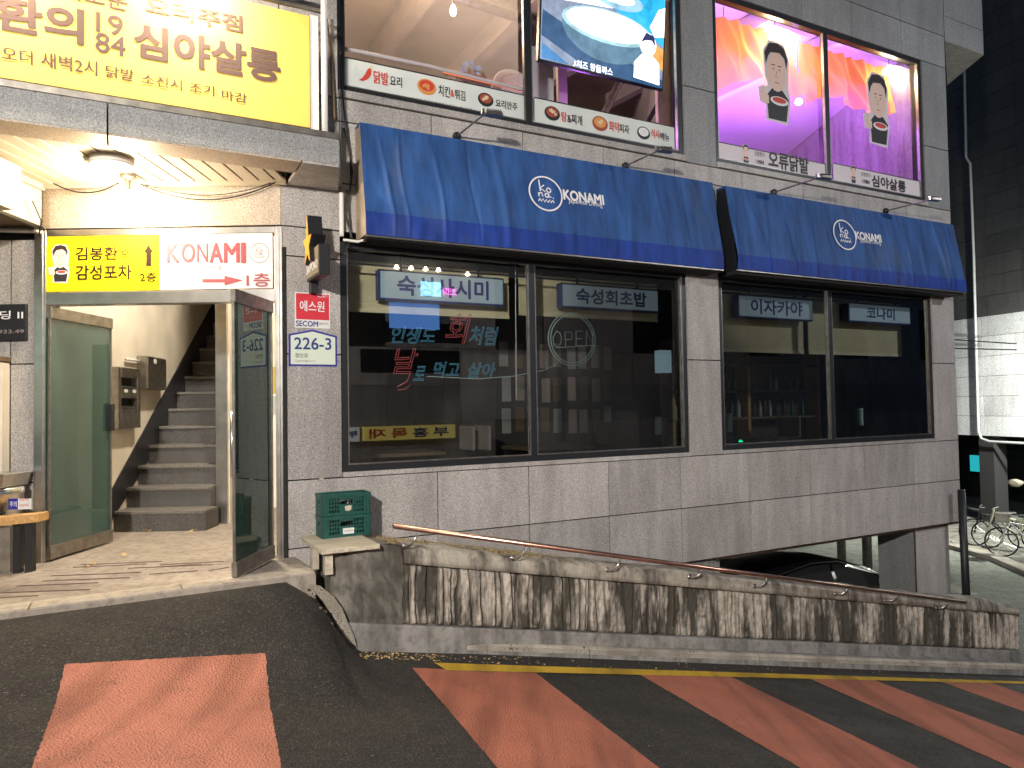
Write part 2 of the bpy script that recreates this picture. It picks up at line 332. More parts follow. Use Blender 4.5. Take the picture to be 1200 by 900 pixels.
# ------------------------------------------------------------------ mesh builder
class MB:
    def __init__(s): s.v = []; s.f = []; s.att = None
    def poly(s, pts, flip=False):
        i = len(s.v); s.v += [Vector(p) for p in pts]; ids = list(range(i, i+len(pts)))
        s.f.append(ids[::-1] if flip else ids); return s
    def hexa(s, p):   # p: 4 bottom + 4 top
        i = len(s.v); s.v += [Vector(q) for q in p]
        for f in ((0, 3, 2, 1), (4, 5, 6, 7), (0, 1, 5, 4), (1, 2, 6, 5), (2, 3, 7, 6), (3, 0, 4, 7)): s.f.append([i+k for k in f])
        return s
    def box(s, pl, a0, a1, b0, b1, h0, h1):
        return s.hexa([pl.P(a0, b0, h0), pl.P(a1, b0, h0), pl.P(a1, b1, h0), pl.P(a0, b1, h0),
                       pl.P(a0, b0, h1), pl.P(a1, b0, h1), pl.P(a1, b1, h1), pl.P(a0, b1, h1)])
    def prism(s, pts, vec):
        i = len(s.v); n = len(pts); vec = Vector(vec); s.v += [Vector(p) for p in pts] + [Vector(p)+vec for p in pts]
        s.f.append(list(range(i, i+n))[::-1]); s.f.append(list(range(i+n, i+2*n)))
        for k in range(n): s.f.append([i+k, i+(k+1) % n, i+n+(k+1) % n, i+n+k])
        return s
    def tube(s, pts, r, n=8, cap=True):
        pts = [Vector(p) for p in pts]; rs = r if isinstance(r, (list, tuple)) else [r]*len(pts); rings = []
        ref = None
        for k, p in enumerate(pts):
            d = (pts[min(k+1, len(pts)-1)]-pts[max(k-1, 0)]).normalized()
            if ref is None: ref = Vector((0, 0, 1)) if abs(d.z) < .9 else Vector((1, 0, 0))
            u = d.cross(ref).normalized(); w = u.cross(d).normalized(); ref = w
            i = len(s.v); s.v += [p + (u*math.cos(2*math.pi*j/n)+w*math.sin(2*math.pi*j/n))*rs[k] for j in range(n)]; rings.append(i)
        for a, b in zip(rings, rings[1:]):
            for j in range(n): s.f.append([a+j, a+(j+1) % n, b+(j+1) % n, b+j])
        if cap: s.f.append([rings[0]+j for j in range(n)][::-1]); s.f.append([rings[-1]+j for j in range(n)])
        return s
    def lathe(s, c, prof, axis=Z, n=20):
        axis = Vector(axis).normalized(); c = Vector(c)
        return s.tube([c+axis*h for r, h in prof], [max(r, .0005) for r, h in prof], n)
    def ribbon(s, pl, pts, w, h=0):
        P = [Vector((x, y)) for x, y in pts]; L = []; R = []
        for k, p in enumerate(P):
            d = P[min(k+1, len(P)-1)]-P[max(k-1, 0)]
            if d.length < 1e-9: d = Vector((1, 0))
            d.normalize(); q = Vector((-d.y, d.x))*w/2; L.append(p+q); R.append(p-q)
        for k in range(len(P)-1):
            s.poly([pl.P(*R[k], h), pl.P(*R[k+1], h), pl.P(*L[k+1], h), pl.P(*L[k], h)])
        return s
    def grid(s, fn, nu, nv, flip=False):
        i = len(s.v)
        for a in range(nu+1):
            for b in range(nv+1): s.v.append(Vector(fn(a/nu, b/nv)))
        for a in range(nu):
            for b in range(nv):
                q = [i+a*(nv+1)+b, i+(a+1)*(nv+1)+b, i+(a+1)*(nv+1)+b+1, i+a*(nv+1)+b+1]; s.f.append(q[::-1] if flip else q)
        return s
    def build(s, name, m, parent=None, bev=0, smooth=False, seg=1, org=None, props=None, fix=True):
        me = bpy.data.meshes.new(name); o = bpy.data.objects.new(name, me)
        if parent is None:
            if org is None:
                n = len(s.v); org = Vector((sum(v.x for v in s.v)/n, sum(v.y for v in s.v)/n, min(v.z for v in s.v)))
            o.matrix_basis = Matrix.Translation(org); inv = o.matrix_basis.inverted()
        else:
            inv = wm(parent).inverted(); o.parent = parent
        me.from_pydata([inv @ v for v in s.v], [], s.f)
        if bev or fix:
            b = bmesh.new(); b.from_mesh(me)
            if fix: bmesh.ops.recalc_face_normals(b, faces=b.faces)
            if bev: bmesh.ops.bevel(b, geom=[e for e in b.edges if e.is_manifold], offset=bev, segments=seg, affect='EDGES', clamp_overlap=True)
            b.to_mesh(me); b.free()
        if smooth: me.polygons.foreach_set('use_smooth', [True]*len(me.polygons))
        me.materials.append(m if not isinstance(m, str) else M[m]); COL.objects.link(o)
        if props: 
            for k, v in props.items(): o[k] = v
        return o
def wm(o):
    m = o.matrix_basis.copy(); p = o.parent
    while p: m = p.matrix_basis @ m; p = p.parent
    return m
def tag(o, label=None, cat=None, group=None, kind=None):
    for k, v in (('label', label), ('category', cat), ('group', group), ('kind', kind)):
        if v: o[k] = v
    return o
def thing(name, label, cat, loc, ang=0, group=None):
    o = bpy.data.objects.new(name, None); o.empty_display_size = .2; COL.objects.link(o)
    o.matrix_basis = Matrix.Translation(Vector(loc)) @ Matrix.Rotation(ang, 4, 'Z')
    return tag(o, label, cat, group)
FANG = math.atan2(t_.y, t_.x)
def copytree(src, loc, ang=None, label=None):
    r = src.copy(); COL.objects.link(r)
    r.matrix_basis = Matrix.Translation(Vector(loc)) @ (Matrix.Rotation(ang, 4, 'Z') if ang is not None else src.matrix_basis.to_3x3().to_4x4())
    if label: r['label'] = label
    def rec(a, b):
        for ch in a.children:
            c = ch.copy(); COL.objects.link(c); c.parent = b; rec(ch, c)
    rec(src, r); return r
_tc = {}
_TS = bpy.data.scenes.new('lettering_workshop')
def text_mesh(s, offset=0, tube=0):
    k = (s, offset, tube)
    if k in _tc: return _tc[k]
    cu = bpy.data.curves.new('lettering', 'FONT'); cu.body = s; cu.size = 1; cu.offset = offset; cu.resolution_u = 3
    if tube: cu.fill_mode = 'NONE'; cu.bevel_depth = tube; cu.bevel_resolution = 1
    o = bpy.data.objects.new('lettering', cu); _TS.collection.objects.link(o); _TS.view_layers[0].update()
    me = bpy.data.meshes.new_from_object(o.evaluated_get(_TS.view_layers[0].depsgraph))
    vs = [v.co.copy() for v in me.vertices]; fs = [list(p.vertices) for p in me.polygons]
    bpy.data.objects.remove(o); bpy.data.curves.remove(cu); bpy.data.meshes.remove(me)
    x0 = min(v.x for v in vs); x1 = max(v.x for v in vs); y0 = min(v.y for v in vs); y1 = max(v.y for v in vs)
    _tc[k] = (vs, fs, x0, x1, y0, y1); return _tc[k]
def text(s, pl, a0, b0, a1, b1, m, parent, h=.003, bold=0, offset=.0, tube=0, name='lettering', shear=0, props=None):
    vs, fs, x0, x1, y0, y1 = text_mesh(s, offset, tube)
    sx = (a1-a0)/(x1-x0); sy = (b1-b0)/(y1-y0); mb = MB()
    k = 0
    for dx, dy in ([(0, 0)] if not bold else [(0, 0), (1, 0), (-1, 0), (0, 1), (0, -1), (.7, .7), (-.7, .7), (.7, -.7), (-.7, -.7)]):
        i = len(mb.v); w = bold*min(abs(sx), abs(sy)); k += 1
        mb.v += [pl.P(a0+(v.x-x0)*sx+dx*w+(v.y-y0)*sy*shear, b0+(v.y-y0)*sy+dy*w, h+k*.00025+v.z*min(abs(sx), abs(sy))) for v in vs]
        mb.f += [[i+q for q in f] for f in fs]
    return mb.build(name, m, parent, fix=False, props=props)
def ptext(s, pl, bl, tr, m, parent, h=.003, **k):     # rect given by what its corners are seen at
    a0, b0 = pl.px(*bl, h); a1, b1 = pl.px(*tr, h)
    return text(s, pl, a0, b0, a1, b1, m, parent, h, **k)
def circ(cx, cy, rx, ry=None, a0=0, a1=360, n=24):
    ry = ry or rx
    return [(cx+rx*math.cos(math.radians(a0+(a1-a0)*k/n)), cy+ry*math.sin(math.radians(a0+(a1-a0)*k/n))) for k in range(n+1)]
def smooth01(x): x = max(0, min(1, x)); return x*x*(3-2*x)
def logo(pl, cx, cy, r, w, m, parent, h=.004, fy=1.0):
    mb = MB(); mb.ribbon(pl, circ(cx, cy, r, r*fy, n=36), w, h)
    st = [[(-.35, .78), (-.32, .1)], [(-.05, .5), (-.32, .3), (-.02, .1)], circ(.2, .22, .13, n=12),
          [(-.45, .0), (-.43, -.22)], [(-.43, -.03), (-.25, .02), (-.2, -.2)], circ(.05, -.1, .11, n=12), [(.17, .02), (.2, -.2), (.32, -.17)],
          [(-.5, -.5), (-.38, -.34), (-.34, -.5), (-.2, -.34), (-.14, -.52), (0, -.36), (.06, -.52), (.22, -.36), (.24, -.52), (.4, -.36), (.46, -.5)], [(.42, -.2), (.46, -.24)]]
    for s in st: mb.ribbon(pl, [(cx+x*r, cy+y*r*fy) for x, y in s], w*.85, h+.0005)
    return mb.build('emblem', m, parent)
def cartoon(pl, a, b, H, parent, h=.004, mirror=1):
    """a plain cartoon man cut from film: white edge, hair, face, dark shirt, a red bowl"""
    def pol(name, pts, m, dh): return MB().poly([pl.P(a+x*H*mirror*1.18, b+y*H, h+dh) for x, y in pts]).build(name, m, parent)
    oval = lambda cx, cy, rx, ry, n=20: circ(cx, cy, rx, ry, n=n)[:-1]
    pol('backing', [(-.17, .0), (.15, -.02), (.2, .28), (.17, .45), (.19, .8), (.12, .98), (-.1, .99), (-.19, .85), (-.17, .55), (-.13, .42), (-.27, .38), (-.25, .2), (-.16, .18)], M['strip_pink'], 0)
    pol('shirt', [(-.13, .02), (.13, .02), (.17, .3), (.08, .4), (-.07, .4), (-.15, .3)], M['blacktext'], .001)
    pol('face', oval(0, .62, .135, .25), M['skin'], .002)
    pol('hair', [(-.15, .68), (-.17, .82), (-.1, .95), (.02, .975), (.12, .93), (.165, .8), (.145, .67), (.12, .8), (.05, .86), (-.08, .84), (-.12, .78)], M['hair'], .003)
    pol('bowl', oval(.03, .26, .13, .055), M['whitetext'], .003); pol('food', oval(.03, .27, .10, .035), M['redtext'], .004)
    pol('hand', [(-.22, .2), (-.12, .2), (-.12, .3), (-.17, .32), (-.19, .42), (-.22, .4)], M['skin'], .002)
    f = MB()
    for x in (-.055, .055): f.ribbon(pl, [(a+(x-.03)*H*mirror, b+.69*H), (a+(x+.03)*H*mirror, b+.695*H)], .012*H, h+.003)
    for x in (-.05, .05): f.poly([pl.P(a+p*H*mirror, b+q*H, h+.003) for p, q in oval(x, .645, .012, .01, 8)])
    f.ribbon(pl, [(a-.035*H*mirror, b+.48*H), (a+.04*H*mirror, b+.48*H)], .008*H, h+.003)
    f.ribbon(pl, [(a-.0*H*mirror, b+.62*H), (a-.015*H*mirror, b+.55*H), (a+.015*H*mirror, b+.55*H)], .006*H, h+.003)
    f.build('features', M['hair'], parent)

# ================================================================== ROAD AND GROUND
def planez(x, y): return max(-.1706*x - .0904*y + .026, -2.1)
PZ = .35                                             # entrance platform height
pe = [fso(gp(*p, PZ)) for p in ((0, 720), (370, 672))]   # platform edge in facade coords
SE = pe[1][0]
def pedge(s): return pe[0][1] + (pe[1][1]-pe[0][1])*(s-pe[0][0])/(pe[1][0]-pe[0][0])
def o_start(s): return pedge(s) if s < SE else .72
def H(s, o):
    p = F.P(s, 0, o); z = planez(p.x, p.y); d = max(0, o-o_start(s))
    g = 1-smooth01((s-SE+.18)/.50)
    w = (1-smooth01(d/1.25))*g
    return z + (PZ-.035-z)*w
def Hxy(x, y):
    s, o = fso(Vector((x, y, 0))); return H(s, o)
def rp(px, py):                                      # where the road surface is seen
    d = ray(px, py); k = 1.0
    for _ in range(400):
        p = CAM + d*k
        e = p.z - Hxy(p.x, p.y)
        if e < 1e-4: break
        k += max(e*.6, 2e-4)
    return p
mb = MB()
ss = [-9+.12*i for i in range(int((SE+9)/.12))] + [SE-.001, SE+.001] + [SE+.06*i for i in range(1, 25)] + [SE+1.5+.3*i for i in range(50)]
NO = 70
for s in ss:
    o0 = o_start(s)
    for j in range(NO+1):
        o = o0 + 14*(j/NO)**1.8; p = F.P(s, 0, o); mb.v.append(Vector((p.x, p.y, H(s, o))))
for i in range(len(ss)-1):
    for j in range(NO): q = i*(NO+1)+j; mb.f.append([q, q+1, q+NO+2, q+NO+1])
road = mb.build('road', 'asphalt', org=(0, 0, 0), smooth=True); tag(road, kind='structure')
rg = random.Random(4)
def marking(name, pts, m, lift=.004, nu=24, nv=24, parent=road, rag=.0035):
    """pts: 4 world corners BL BR TR TL laid on the road"""
    mb = MB()
    def fn(u, v):
        a = pts[0].lerp(pts[1], u); b = pts[3].lerp(pts[2], u); p = a.lerp(b, v)
        if u in (0, 1) or v in (0, 1): p = p+Vector((rg.uniform(-1, 1), rg.uniform(-1, 1), 0))*rag
        return (p.x, p.y, Hxy(p.x, p.y)+lift)
    mb.grid(fn, nu, nv); return mb.build(name, m, parent, smooth=True, fix=False)
def ext(a, b, k): return a + (b-a)*k
for (tl, tr, br, bl) in [((483, 783), (628, 789), (772, 900), (583, 900)), ((750, 791), (857, 793.5), (1077, 900), (937, 900)),
                         ((947, 795), (1023, 797), (1300, 900), (1186, 900)), ((1102, 799), (1163, 800.5), (1440, 900), (1382, 900)), ((1222, 802), (1275, 803), (1600, 918), (1545, 918))]:
    a, b, c, d = [rp(*p) for p in (tl, tr, br, bl)]
    marking('painted_stripe', [ext(a, d, 1.9), ext(b, c, 1.9), b, a], 'red_paint', nu=40, nv=110)
a, b, c, d = [rp(*p) for p in ((76, 779), (311, 766), (330, 900), (37, 900))]
marking('painted_square', [ext(a, d, 1.25), ext(b, c, 1.25), b, a], 'pink_paint', nu=70, nv=70)
a, b, c, d = [rp(*p) for p in ((508, 777.5), (1290, 798), (1290, 802.5), (524, 786.5))]
marking('kerb_line', [d, c, b, a], 'yellow_paint', lift=.007, nu=260, nv=2, rag=.004)
# pale strip of smeared paint by the wall corner
mb = MB(); L = [(364, 686), (371, 696), (380, 707), (390, 722), (399, 738), (409, 753)]; R = [(377, 688), (391, 699), (401, 713), (407, 728), (414, 744), (418, 757)]
LP = [rp(*p) for p in L]; RP = [rp(*p) for p in R]
WP = F.off(.80); LP = [WP.hit(*p) for p in L]; RP = [WP.hit(*p) for p in R]
for k in range(len(L)-1): mb.prism([LP[k], LP[k+1], RP[k+1], RP[k]], F.n*-.05)
mb.build('edge_paint', 'cream_paint', road)
# lower ground
mb = MB(); mb.poly([(-120, -120, -2.16), (160, -120, -2.16), (160, 160, -2.16), (-120, 160, -2.16)])
tag(mb.build('ground', 'ground', org=(0, 0, -2.16)), kind='structure')
# small grit and dry leaves by the kerb
mb = MB()
for i in range(260):
    px = random.choice([random.uniform(420, 640), random.uniform(420, 1150), random.uniform(425, 520)]); py = 764+(px-420)*.038+random.uniform(0, 9)
    p = rp(px, py)+Z*.004; r = random.uniform(.004, .014); an = random.random()*6
    mb.poly([p+Vector((math.cos(an+q)*r*random.uniform(.6, 1.3), math.sin(an+q)*r, random.uniform(.0, .008))) for q in (0, 1.3, 2.8, 4.4)])
for i in range(90):
    px = random.uniform(20, 1100); py = random.uniform(720, 890)
    if py < 790 and px > 400: continue
    p = rp(px, py)+Z*.006; r = random.uniform(.002, .006)
    mb.poly([p+Vector((math.cos(q)*r, math.sin(q)*r*.8, .001)) for q in (0, 1.3, 2.8, 4.4)])
tag(mb.build('leaf_litter', 'leaf', org=(0, 5, 0), fix=False), kind='stuff')

# ---- entrance platform
FL = Pl((0, 0, PZ), (1, 0, 0), (0, 1, 0))
A0 = F.P(-5.5, 0, pedge(-5.5)); A1 = F.P(SE, 0, pedge(SE)); A2 = F.P(SE-.02, 0, .05)
mb = MB(); poly = [A0, A1, F.P(SE+.0, 0, .0), F.P(-.02, 0, 0), Vector((-2.0, 6.25, 0)), Vector((-1.6, 9.6, 0)), Vector((-5.3, 9.6, 0)), Vector((-7, 6.3, 0))]
mb.prism([Vector((p.x, p.y, PZ-.5)) for p in poly], (0, 0, .5))
plat = mb.build('entrance_platform', 'floor_stone', org=(-3, 6, PZ-.5)); tag(plat, kind='structure')
s = -5.4                                               # border stones with two drip grooves each
cut = [-5.4, -4.45, -3.62, fso(gp(30, 716, PZ))[0]+.02, fso(gp(212, 690, PZ))[0], SE]
cut = sorted(set(cut))
for a, b in zip(cut, cut[1:]):
    pa, pb = pedge(a), pedge(b); g = .008
    mb = MB()
    rows = [(0, .035), (.047, .085), (.097, .20)]
    for r0_, r1_ in rows:
        mb.hexa([F.P(a+g, PZ+.001, pa-r1_), F.P(b-g, PZ+.001, pb-r1_), F.P(b-g, PZ+.001, pb-r0_-.002), F.P(a+g, PZ+.001, pa-r0_-.002),
                 F.P(a+g, PZ+.014, pa-r1_), F.P(b-g, PZ+.014, pb-r1_), F.P(b-g, PZ+.014, pb-r0_-.002), F.P(a+g, PZ+.014, pa-r0_-.002)])
    for e0, e1 in ((a+g, a+.09), (b-.09, b-g)):
        f = lambda e: pa+(pb-pa)*(e-a)/(b-a)
        mb.hexa([F.P(e0, PZ+.0012, f(e0)-.2), F.P(e1, PZ+.0012, f(e1)-.2), F.P(e1, PZ+.0012, f(e1)-.003), F.P(e0, PZ+.0012, f(e0)-.003),
                 F.P(e0, PZ+.0152, f(e0)-.2), F.P(e1, PZ+.0152, f(e1)-.2), F.P(e1, PZ+.0152, f(e1)-.003), F.P(e0, PZ+.0152, f(e0)-.003)])
    mb.build('border_stone', 'floor_border', plat)
for y0, xa, xb in [(669, 95, 190), (672, 86, 172), (682, 60, 165), (688, 50, 152), (694, 20, 115), (702, 0, 105), (669, 188, 262), (672, 178, 236), (664, 150, 250), (680, 175, 232), (676, 245, 268), (709, -20, 45)]:
    # anti-slip strips let into the floor
    yy = y0 - 9 if y0 != 664 else 664
    p, q = gp(xa, yy+2, PZ), gp(xb, yy-2, PZ); d = (q-p).normalized(); w = Vector((-d.y, d.x, 0))*.011
    mb = MB().prism([p-w-Z*.003, q-w-Z*.003, q+w-Z*.003, p+w-Z*.003], (0, 0, .0055)); mb.build('floor_strip', 'brown', plat)
for px, py in [(110, 661), (103, 664), (145, 652), (170, 623), (175, 624), (222, 624), (227, 622)]:
    p = gp(px, py, PZ+.01); mb = MB(); r = random.uniform(.02, .045)
    mb.poly([p+Vector((math.cos(q)*r, math.sin(q)*r*.6, random.uniform(0, .03))) for q in (0, 1.1, 2.2, 3.3, 4.2, 5.3)])
    tag(mb.build('dead_leaf', 'leaf', fix=False), {110: 'brown leaf by the bottom rail of the open green door', 103: 'small brown leaf nearest the camera on the doorway floor', 145: 'single curled leaf in the middle of the doorway floor', 170: 'leaf against the lowest stair riser', 175: 'leaf lying close beside another at the foot of the stairs',
         222: 'dry leaf at the right end of the lowest stair riser', 227: 'dry leaf near the steel partition end on the floor'}[px], 'leaf', 'dead leaves on the entrance floor')

# ================================================================== RETAINING WALL
DR = -.1935                                             # fall along the wall per metre
def wz(z0, s): return z0 + DR*(s-SW)
SW, z_top = F.px(472, 640, .75); z_led = F.px(472, 660, .75)[1]; z_bot = F.px(472, 732, .75)[1]
z_pl = F.px(472, 750, .78)[1]
S0 = F.px(388, 700, .72)[0]; S1 = F.px(1193, 730, .75)[0]
wall = thing('retaining_wall', 'stained concrete retaining wall with bark pattern sloping down beside the road', 'retaining wall', F.P(SW, -.4, .5), FANG)
def slope_bar(sa, sb, za, zb, h0, h1, name, m, bev=.006, n=1, jit=0):
    mb = MB(); N = max(1, n)
    for k in range(N):
        s0_, s1_ = sa+(sb-sa)*k/N, sa+(sb-sa)*(k+1)/N
        mb.hexa([F.P(s0_, wz(za, s0_), h0), F.P(s1_, wz(za, s1_), h0), F.P(s1_, wz(za, s1_), h1), F.P(s0_, wz(za, s0_), h1),
                 F.P(s0_, wz(zb, s0_), h0), F.P(s1_, wz(zb, s1_), h0), F.P(s1_, wz(zb, s1_), h1), F.P(s0_, wz(zb, s0_), h1)])
    return mb.build(name, m, wall, bev=bev)
slope_bar(SW-.1, S1, -3.0, z_top-.02, .42, .70, 'wall_core', 'concrete_grey', bev=.01)
# top band: gently uneven top
mb = MB()
def topprof(u, v):
    s_ = SW + (S1-SW)*u; prof = [(.40, -.06), (.43, .0), (.55, .012), (.70, .008), (.755, -.012), (.768, -.05), (.77, z_led-z_top), (.74, z_led-z_top-.004)]
    x = v*(len(prof)-1); i = min(int(x), len(prof)-2); f = x-i
    h = prof[i][0]+(prof[i+1][0]-prof[i][0])*f; dz = prof[i][1]+(prof[i+1][1]-prof[i][1])*f
    r = .010*math.sin(s_*2.3)+.008*math.sin(s_*5.1+1)+.004*math.sin(s_*17)
    er = 0
    if S1-s_ < .5: er = -.16*(1-(S1-s_)/.5)**2
    return F.P(s_, wz(z_top, s_)+dz+(r+er)*(1 if i < 5 else .0), h+.004*math.sin(s_*9+v*4))
mb.grid(topprof, 160, 14); mb.build('top_band', 'concrete', wall, smooth=True)
mb = MB(); mb.hexa([F.P(S1, wz(-3, S1), .42), F.P(S1+.06, wz(-3, S1), .46), F.P(S1+.06, wz(-3, S1), .70), F.P(S1, wz(-3, S1), .77),
                    F.P(S1, wz(z_top-.17, S1), .42), F.P(S1+.06, wz(z_top-.22, S1), .46), F.P(S1+.06, wz(z_top-.22, S1), .70), F.P(S1, wz(z_top-.17, S1), .77)])
mb.build('wall_end', 'concrete', wall, bev=.03, seg=2)
# the bark relief itself
rnd = random.Random(3); bounds = [SW]; 
while bounds[-1] < S1-.02: bounds.append(bounds[-1]+rnd.choice([.045, .06, .075, .085, .1, .12])*rnd.uniform(.8, 1.2))
nr = len(bounds); dep = [rnd.choice([0, .008, .014, .02, .03]) + rnd.uniform(0, .008) for _ in range(nr)]
brk = [[(rnd.random(), rnd.uniform(-.014, .014)) for _ in range(rnd.choice([0, 1, 1, 2, 3]))] for _ in range(nr)]
ph = [(rnd.uniform(0, 6), rnd.uniform(.004, .016), rnd.uniform(5, 12)) for _ in range(nr+1)]
NU, NV = 1500, 22; mb = MB(); gro = []
import bisect
for a in range(NU+1):
    s_ = SW + (S1-SW)*a/NU
    for b in range(NV+1):
        v = b/NV; zl = z_bot+(z_led-z_bot)*v
        i = max(0, bisect.bisect(bounds, s_)-1)
        i = min(i, nr-2)
        def wob(k): p = ph[k]; return bounds[k]+p[1]*math.sin(p[0]+zl*p[2])
        if s_ < wob(i) and i > 0: i -= 1
        elif s_ > wob(i+1) and i < nr-2: i += 1
        l_, r_ = wob(i), wob(i+1); tt = min(1, max(0, (s_-l_)/max(.01, r_-l_)))
        e = min(tt, 1-tt)*(r_-l_); pr = 1-math.exp(-e/.007)
        d = dep[i]*1.3; gb = 0
        for (bv, bd) in brk[i]:
            if v > bv: d += bd
            if abs(v-bv) < .03: gb = .5
        n = .004*math.sin(s_*61+zl*23)+.003*math.sin(s_*113-zl*47+i)
        h = .705 + (.012+d+n)*pr - .006*gb
        edge = min(1, min(v, 1-v)/.05); h = .70+(h-.70)*(.35+.65*edge)
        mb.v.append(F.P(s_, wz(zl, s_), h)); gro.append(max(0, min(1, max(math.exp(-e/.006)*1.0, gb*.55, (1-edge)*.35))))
for a in range(NU):
    for b in range(NV): q = a*(NV+1)+b; mb.f.append([q, q+NV+1, q+NV+2, q+1])
rel = mb.build('bark_relief', 'relief', wall, smooth=True, fix=False)
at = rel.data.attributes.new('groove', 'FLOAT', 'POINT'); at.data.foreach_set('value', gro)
tag(rel, kind='stuff')
# left rough block (damp plain concrete) wraps the near end
mb = MB()
def roughblk(u, v):
    s_ = S0+(SW-S0)*u; ztop = z_top+.02-.02*math.sin(u*3); z = (z_pl-.02)+(ztop-(z_pl-.02))*v
    zc = min(z, .512) if False else z; r = .012*math.sin(s_*21+z*9)+.009*math.sin(z*31+s_*5)+.006*math.sin(s_*67+z*41)
    zl = wz(z_pl-.02, s_); zt_ = min(wz(z_top, s_), .505)+.008*math.sin(s_*13)
    return F.P(s_, zl+(zt_-zl)*v, .735+r-.06*max(0, .25-u)/.25)
mb.grid(roughblk, 60, 40); 
mb.grid(lambda u, v: roughblk(u, 1)+F.n*(-.35*v)+Z*.004, 60, 6)
mb.grid(lambda u, v: roughblk(0, v)+F.n*(-.5*u), 10, 40)
mb.build('near_block', 'concrete_dark', wall, smooth=True)
# plinth, kerb
slope_bar(S0+.03, S1+.05, -1.5, z_bot-.004, .56, .765, 'plinth_upper', 'concrete_grey', bev=.008)
c0 = rp(420, 761); c1 = rp(1215, 792.5); s0c, o0c = fso(c0); s1c, o1c = fso(c1)
def kerb_o(s): return o0c+(o1c-o0c)*(s-s0c)/(s1c-s0c)
kerb = thing('kerb', 'long concrete kerb with worn cream paint on its edge at the foot of the retaining wall', 'kerb', c0, FANG)
cuts = [s0c-.05, s0c+1.1]; 
while cuts[-1] < s1c: cuts.append(cuts[-1]+1.0)
def kz(s): 
    p = F.P(s, 0, kerb_o(s)); return planez(p.x, p.y)
for a, b in zip(cuts, cuts[1:]):
    g = .004; ka, kb = kerb_o(a+g), kerb_o(b-g); w = .13
    h0 = .085+.05*(a-s0c)/(s1c-s0c); h1 = .085+.05*(b-s0c)/(s1c-s0c)
    def ring(s_, ko, hh): z = kz(s_); return [F.P(s_, z-.3, ko-w), F.P(s_, z-.3, ko), F.P(s_, z+hh-.02, ko), F.P(s_, z+hh, ko-.02), F.P(s_, z+hh, ko-w)]
    mb = MB(); r1, r2 = ring(a+g, ka, h0), ring(b-g, kb, h1); mb.v += r1+r2
    mb.f += [[0, 1, 2, 3, 4], [5, 9, 8, 7, 6]] + [[k, k+5, (k+1) % 5+5, (k+1) % 5] for k in range(5)]
    mb.build('kerb_stone', 'concrete_grey', kerb)
    mb = MB(); za, zb_ = kz(a+g)+h0+.003, kz(b-g)+h1+.003
    mb.poly([F.P(a+g, za, ka-.058), F.P(a+g, za-.001, ka-.018), F.P(b-g, zb_-.001, kb-.018), F.P(b-g, zb_, kb-.058)]); mb.build('paint_line', 'cream_paint', kerb, fix=False)
    mb = MB(); mb.poly([F.P(a+g, za-.026, ka+.003), F.P(b-g, zb_-.026, kb+.003), F.P(b-g, zb_-.062, kb+.003), F.P(a+g, za-.062, ka+.003)]); mb.poly([F.P(a+g, za-.001, ka-.020), F.P(b-g, zb_-.001, kb-.020), F.P(b-g, zb_-.024, kb+.003), F.P(a+g, za-.024, ka+.003)]); mb.build('paint_face', 'cream_paint', kerb, fix=False)
# filler strip between plinth and kerb
mb = MB(); mb.grid(lambda u, v: (lambda s_: F.P(s_, wz(z_pl+.01, s_)*(1-v)+(kz(s_)+.03+.05*u)*v, .70+(kerb_o(s_)-.13-.70)*v))(s0c-.04+(s1c-s0c+.04)*u), 60, 4)
mb.build('gutter_fill', 'concrete_grey', wall, smooth=True)
# dry grass strip behind the wall
g0 = F.px(448, 640, .6)[0]
mb = MB(); mb.hexa([F.P(SE+.05, -1, .01), F.P(9.4, -3, .01), F.P(9.4, -3, .44), F.P(SE+.05, -1, .44), F.P(SE+.05, z_top+.03, .01), F.P(9.4, wz(z_top-.05, 9.4), .01), F.P(9.4, wz(z_top-.05, 9.4), .44), F.P(SE+.05, z_top+.03, .44)])
# only the first stretch is earth; beyond it the ramp falls away
sB = F.px(838, 660, .3)[0]
mb = MB(); eS = SW-.12; zE = wz(z_top, eS)-.05
mb.hexa([F.P(eS, -2.1, .012), F.P(sB, -2.1, .012), F.P(sB, -2.1, .43), F.P(eS, -2.1, .43), F.P(eS, zE, .012), F.P(sB, wz(z_top-.06, sB), .012), F.P(sB, wz(z_top-.06, sB), .43), F.P(eS, zE, .43)])
mb.box(F, SE+.12, eS-.003, -2.1, .488, .012, .43)
tag(mb.build('earth_strip', 'concrete_dark'), kind='structure')
mb = MB(); rnd = random.Random(5)
for i in range(5200):
    s_ = g0+rnd.betavariate(1, 2.6)*2.6; h = rnd.uniform(.05, .72); base = F.P(s_, wz(z_top, s_)+(.0 if h > .42 else -.03), h)
    L_ = rnd.uniform(.015, .06)*(1 if h < .66 else .5); an = rnd.random()*6.28; d = Vector((math.cos(an), math.sin(an), rnd.uniform(.1, .8)))*L_; w = Vector((-math.sin(an), math.cos(an), 0))*rnd.uniform(.0015, .004)
    mb.poly([base-w, base+w, base+d])
tag(mb.build('dry_grass', 'straw', fix=False), kind='stuff')
